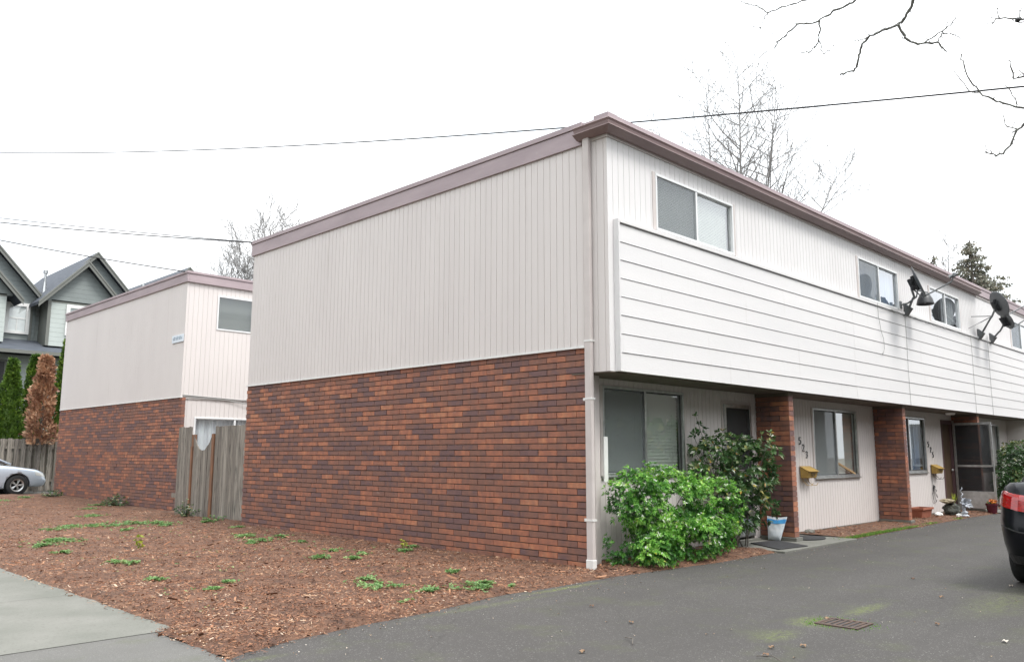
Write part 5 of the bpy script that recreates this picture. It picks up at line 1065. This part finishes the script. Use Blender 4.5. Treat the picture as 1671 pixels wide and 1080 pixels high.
    rf.add(rv, [(i * n2 + k, i * n2 + (k + 1) % n2, (i + 1) * n2 + (k + 1) % n2, (i + 1) * n2 + k) for i in range(3) for k in range(n2)]); rf.build('roof', paint[0], t, smooth=True)
    pl_ = MB()
    for s_ in (-1, 1):
        pl_.tube([(3.60, s_ * .735, .99), (3.12, s_ * .69, 1.2), (2.70, s_ * .59, 1.40)], .03, 6); pl_.tube([(2.15, s_ * .815, .99), (2.1, s_ * .735, 1.23), (2.05, s_ * .62, 1.40)], .025, 6); pl_.tube([(.66, s_ * .70, 1.0), (1.03, s_ * .66, 1.22), (1.38, s_ * .55, 1.40)], .045, 6)
    pl_.build('window_pillar', paint[0], t, smooth=True)
    for x in (.98, 3.80):
        for s_ in (-1, 1):
            w_ = MB(); c0 = (x, 0, .325)
            prof = [(.20, -.10), (.30, -.105), (.322, -.085), (.326, -.04), (.326, .04), (.322, .085), (.30, .105), (.20, .10)]
            w_.lathe(prof, (0, 0, 0), 40); w_.xf(Matrix.Translation((x, s_ * .765, .325)) @ Matrix.Rotation(R(90), 4, 'X')); wh = w_.build('wheel', 'tyre', t, smooth=True)
            r_ = MB(); r_.lathe([(0, .0), (.05, .012), (.06, 0), (.19, -.02), (.20, .0), (.205, -.1)][:0] or [(.165, .03), (.205, .045), (.21, -.09), (.16, -.09), (.16, .0)], (0, 0, 0), 32)
            for k in range(5):
                for dl in (-.16, .16):
                    a = k * 1.2566 + dl * .9; r_.tube([(.03 * math.cos(k * 1.2566), .03 * math.sin(k * 1.2566), .03), (.17 * math.cos(a), .17 * math.sin(a), .03)], .017, 6)
            r_.lathe([(0, .045), (.045, .04), (.05, .01)], (0, 0, 0), 16); r_.xf(Matrix.Translation((x, s_ * .80, .325)) @ Matrix.Rotation(R(90) * (-s_), 4, 'X')); r_.build('rim', 'alu', wh, smooth=False)
            MB().tube([(x, s_ * .60, .325), (x, s_ * .66, .325)], .36, 24).build('wheel_well', 'black', t)
    def wrap(k0, k1, t0, t1, off, name, m_, par=t, nt_=6):
        # follow the body outline: ring index k0..k1 (may be negative), height fractions t0..t1
        def lvl(tt):
            for a, b in zip(lv, lv[1:]):
                if a[0] <= tt <= b[0]: u = (tt - a[0]) / (b[0] - a[0]); return [a[i] + (b[i] - a[i]) * u for i in range(4)]
            return list(lv[-1])
        q = MB(); v = []; K = list(range(k0, k1 + 1)); rings = {}
        for o_ in (off, -.01):
            for j in range(nt_ + 1):
                tt = t0 + (t1 - t0) * j / nt_; l = lvl(tt); l[0] = tt; rg_ = ring(*l, off=o_); v += [rg_[k % n] for k in K]
        c = len(K); S = c * (nt_ + 1); f = [(j * c + i, j * c + i + 1, (j + 1) * c + i + 1, (j + 1) * c + i) for j in range(nt_) for i in range(c - 1)]
        f += [(i, S + i, S + i + 1, i + 1) for i in range(c - 1)] + [(nt_ * c + i, nt_ * c + i + 1, S + nt_ * c + i + 1, S + nt_ * c + i) for i in range(c - 1)]
        f += [(j * c, (j + 1) * c, S + (j + 1) * c, S + j * c) for j in range(nt_)] + [(j * c + c - 1, S + j * c + c - 1, S + (j + 1) * c + c - 1, (j + 1) * c + c - 1) for j in range(nt_)]
        return q.add(v, f).build(name, m_, par, smooth=False)
    h = n // 2
    for s_ in (1, -1):
        def kk(a, b): return (h - b, h - a) if s_ > 0 else (h + a, h + b)
        wrap(*kk(8, 13), .72, .90, .009, 'tail_light', 'redlens'); wrap(*kk(5, 8), .72, .90, .006, 'tail_light', 'redlens')
        def k2(a, b): return (a, b) if s_ > 0 else (-b, -a)
        wrap(*k2(8, 14), .66, .88, .006, 'headlight', 'clearlens')
    wrap(h - 3, h + 3, .54, .70, .008, 'licence_plate', 'white'); wrap(h - 14, h + 14, .46, .475, .004, 'bumper_seam', 'black'); wrap(h - 12, h + 12, .02, .12, .006, 'lower_bumper', 'black')
    wrap(-7, 7, .40, .62, .006, 'grille', 'black')
    for s_ in (1, -1): MB().lathe([(0, -.06), (.08, -.05), (.1, 0), (.08, .05), (0, .06)], (3.1, s_ * .93, 1.02), 12, sx=.6).build('mirror', paint[0], t, smooth=True)
    t.location = loc; return t
M['tyre'] = mat('tyre_rubber', (.018, .018, .019), .8, bump=.3, bs=60); M['carglass'] = mat('car_glass', (.03, .035, .04), .06, spec=.8, coat=.6)
M['redlens'] = mat('red_lens', (.42, .008, .008), .12, coat=1, var=(.22, .004, .006), vs=18, vstretch=(1, 1, 4)); M['clearlens'] = mat('clear_lens', (.6, .6, .58), .1, coat=1)
car((1.76, -4.945, .0), ('black_car_paint', (.004, .0045, .007), .0), 'black sedan with red tail lamps parked at the right edge of the driveway')
car((-4.06, 24.5, .095), ('silver_car_paint', (.50, .56, .64), .25), 'silver blue sedan parked before the far fence at the left edge')
# unseen house added opposite to shade the porch side and darken window reflections
nb = thing('added_house', (14, -12, 0), 'unseen brown house added across the driveway to shade the porch side', 'house')
M['nbwall'] = lap('brown_lap_siding', (.13, .115, .095), .22)
MB().box(-6, -19, 0, 34, -11.6, 7.2).build('wall', 'nbwall', nb); MB().prism([(-19.6, 7.1), (-11.0, 7.1), (-15.3, 9.3)], 0, -6.5, 34.5).build('roof', 'shingle', nb)
for x in (3, 8, 14, 20, 25):
    for z in (1.0, 3.7): w9 = MB().box(x, -11.62, z, x + 1.8, -11.55, z + 1.2).build('window', 'white', nb); MB().box(x + .08, -11.56, z + .08, x + 1.72, -11.54, z + 1.12).build('pane', 'carglass', w9)
# evergreens added behind the camera, never in view, to block low sky light
for i9, (x9, y9, r9, h9) in enumerate([(-27, -22, 3.4, 12), (-28, -15, 3.8, 14), (-27, -8.5, 3.5, 12.5), (-28.5, -2, 3.9, 14.5), (-27, 5, 3.6, 12.5), (-28, 12, 3.8, 13.5), (-27, 19, 3.4, 12), (-28, 26, 3.6, 13)]):
    t9 = columntree(x9, y9, .4, h9, r9, 1500, .75, 'leafT', 'unseen broad evergreen added across the street to block sky light, ' + ['first', 'second', 'third', 'fourth', 'fifth', 'sixth', 'seventh', 'last'][i9] + ' from the driveway side', 'added_evergreen', 'unseen evergreens added across the street', top=.3)
# clipped bushes outside the frame, added to darken the window reflections
hd = thing('added_hedge', (4, -10.6, 0), 'unseen clipped dark bushes added across the driveway to darken window reflections', 'added_hedge'); m = MB()
for _ in range(12000):
    p = Vector((uni(3, 26), -10.6 + random.gauss(0, .25), uni(0, 2.6))); d = Vector((random.gauss(0, 1), random.gauss(0, 1), random.gauss(0, 1))).normalized(); s_ = d.orthogonal().normalized(); m.add([p, p + d * .14 + s_ * .1, p + d * .28, p + d * .14 - s_ * .1], [(0, 1, 2, 3)], rnd())
m.build('leaves', 'leafB', hd); MB().box(3, -10.75, 0, 26, -10.45, 2.3).build('inner_branches', 'bark', hd)
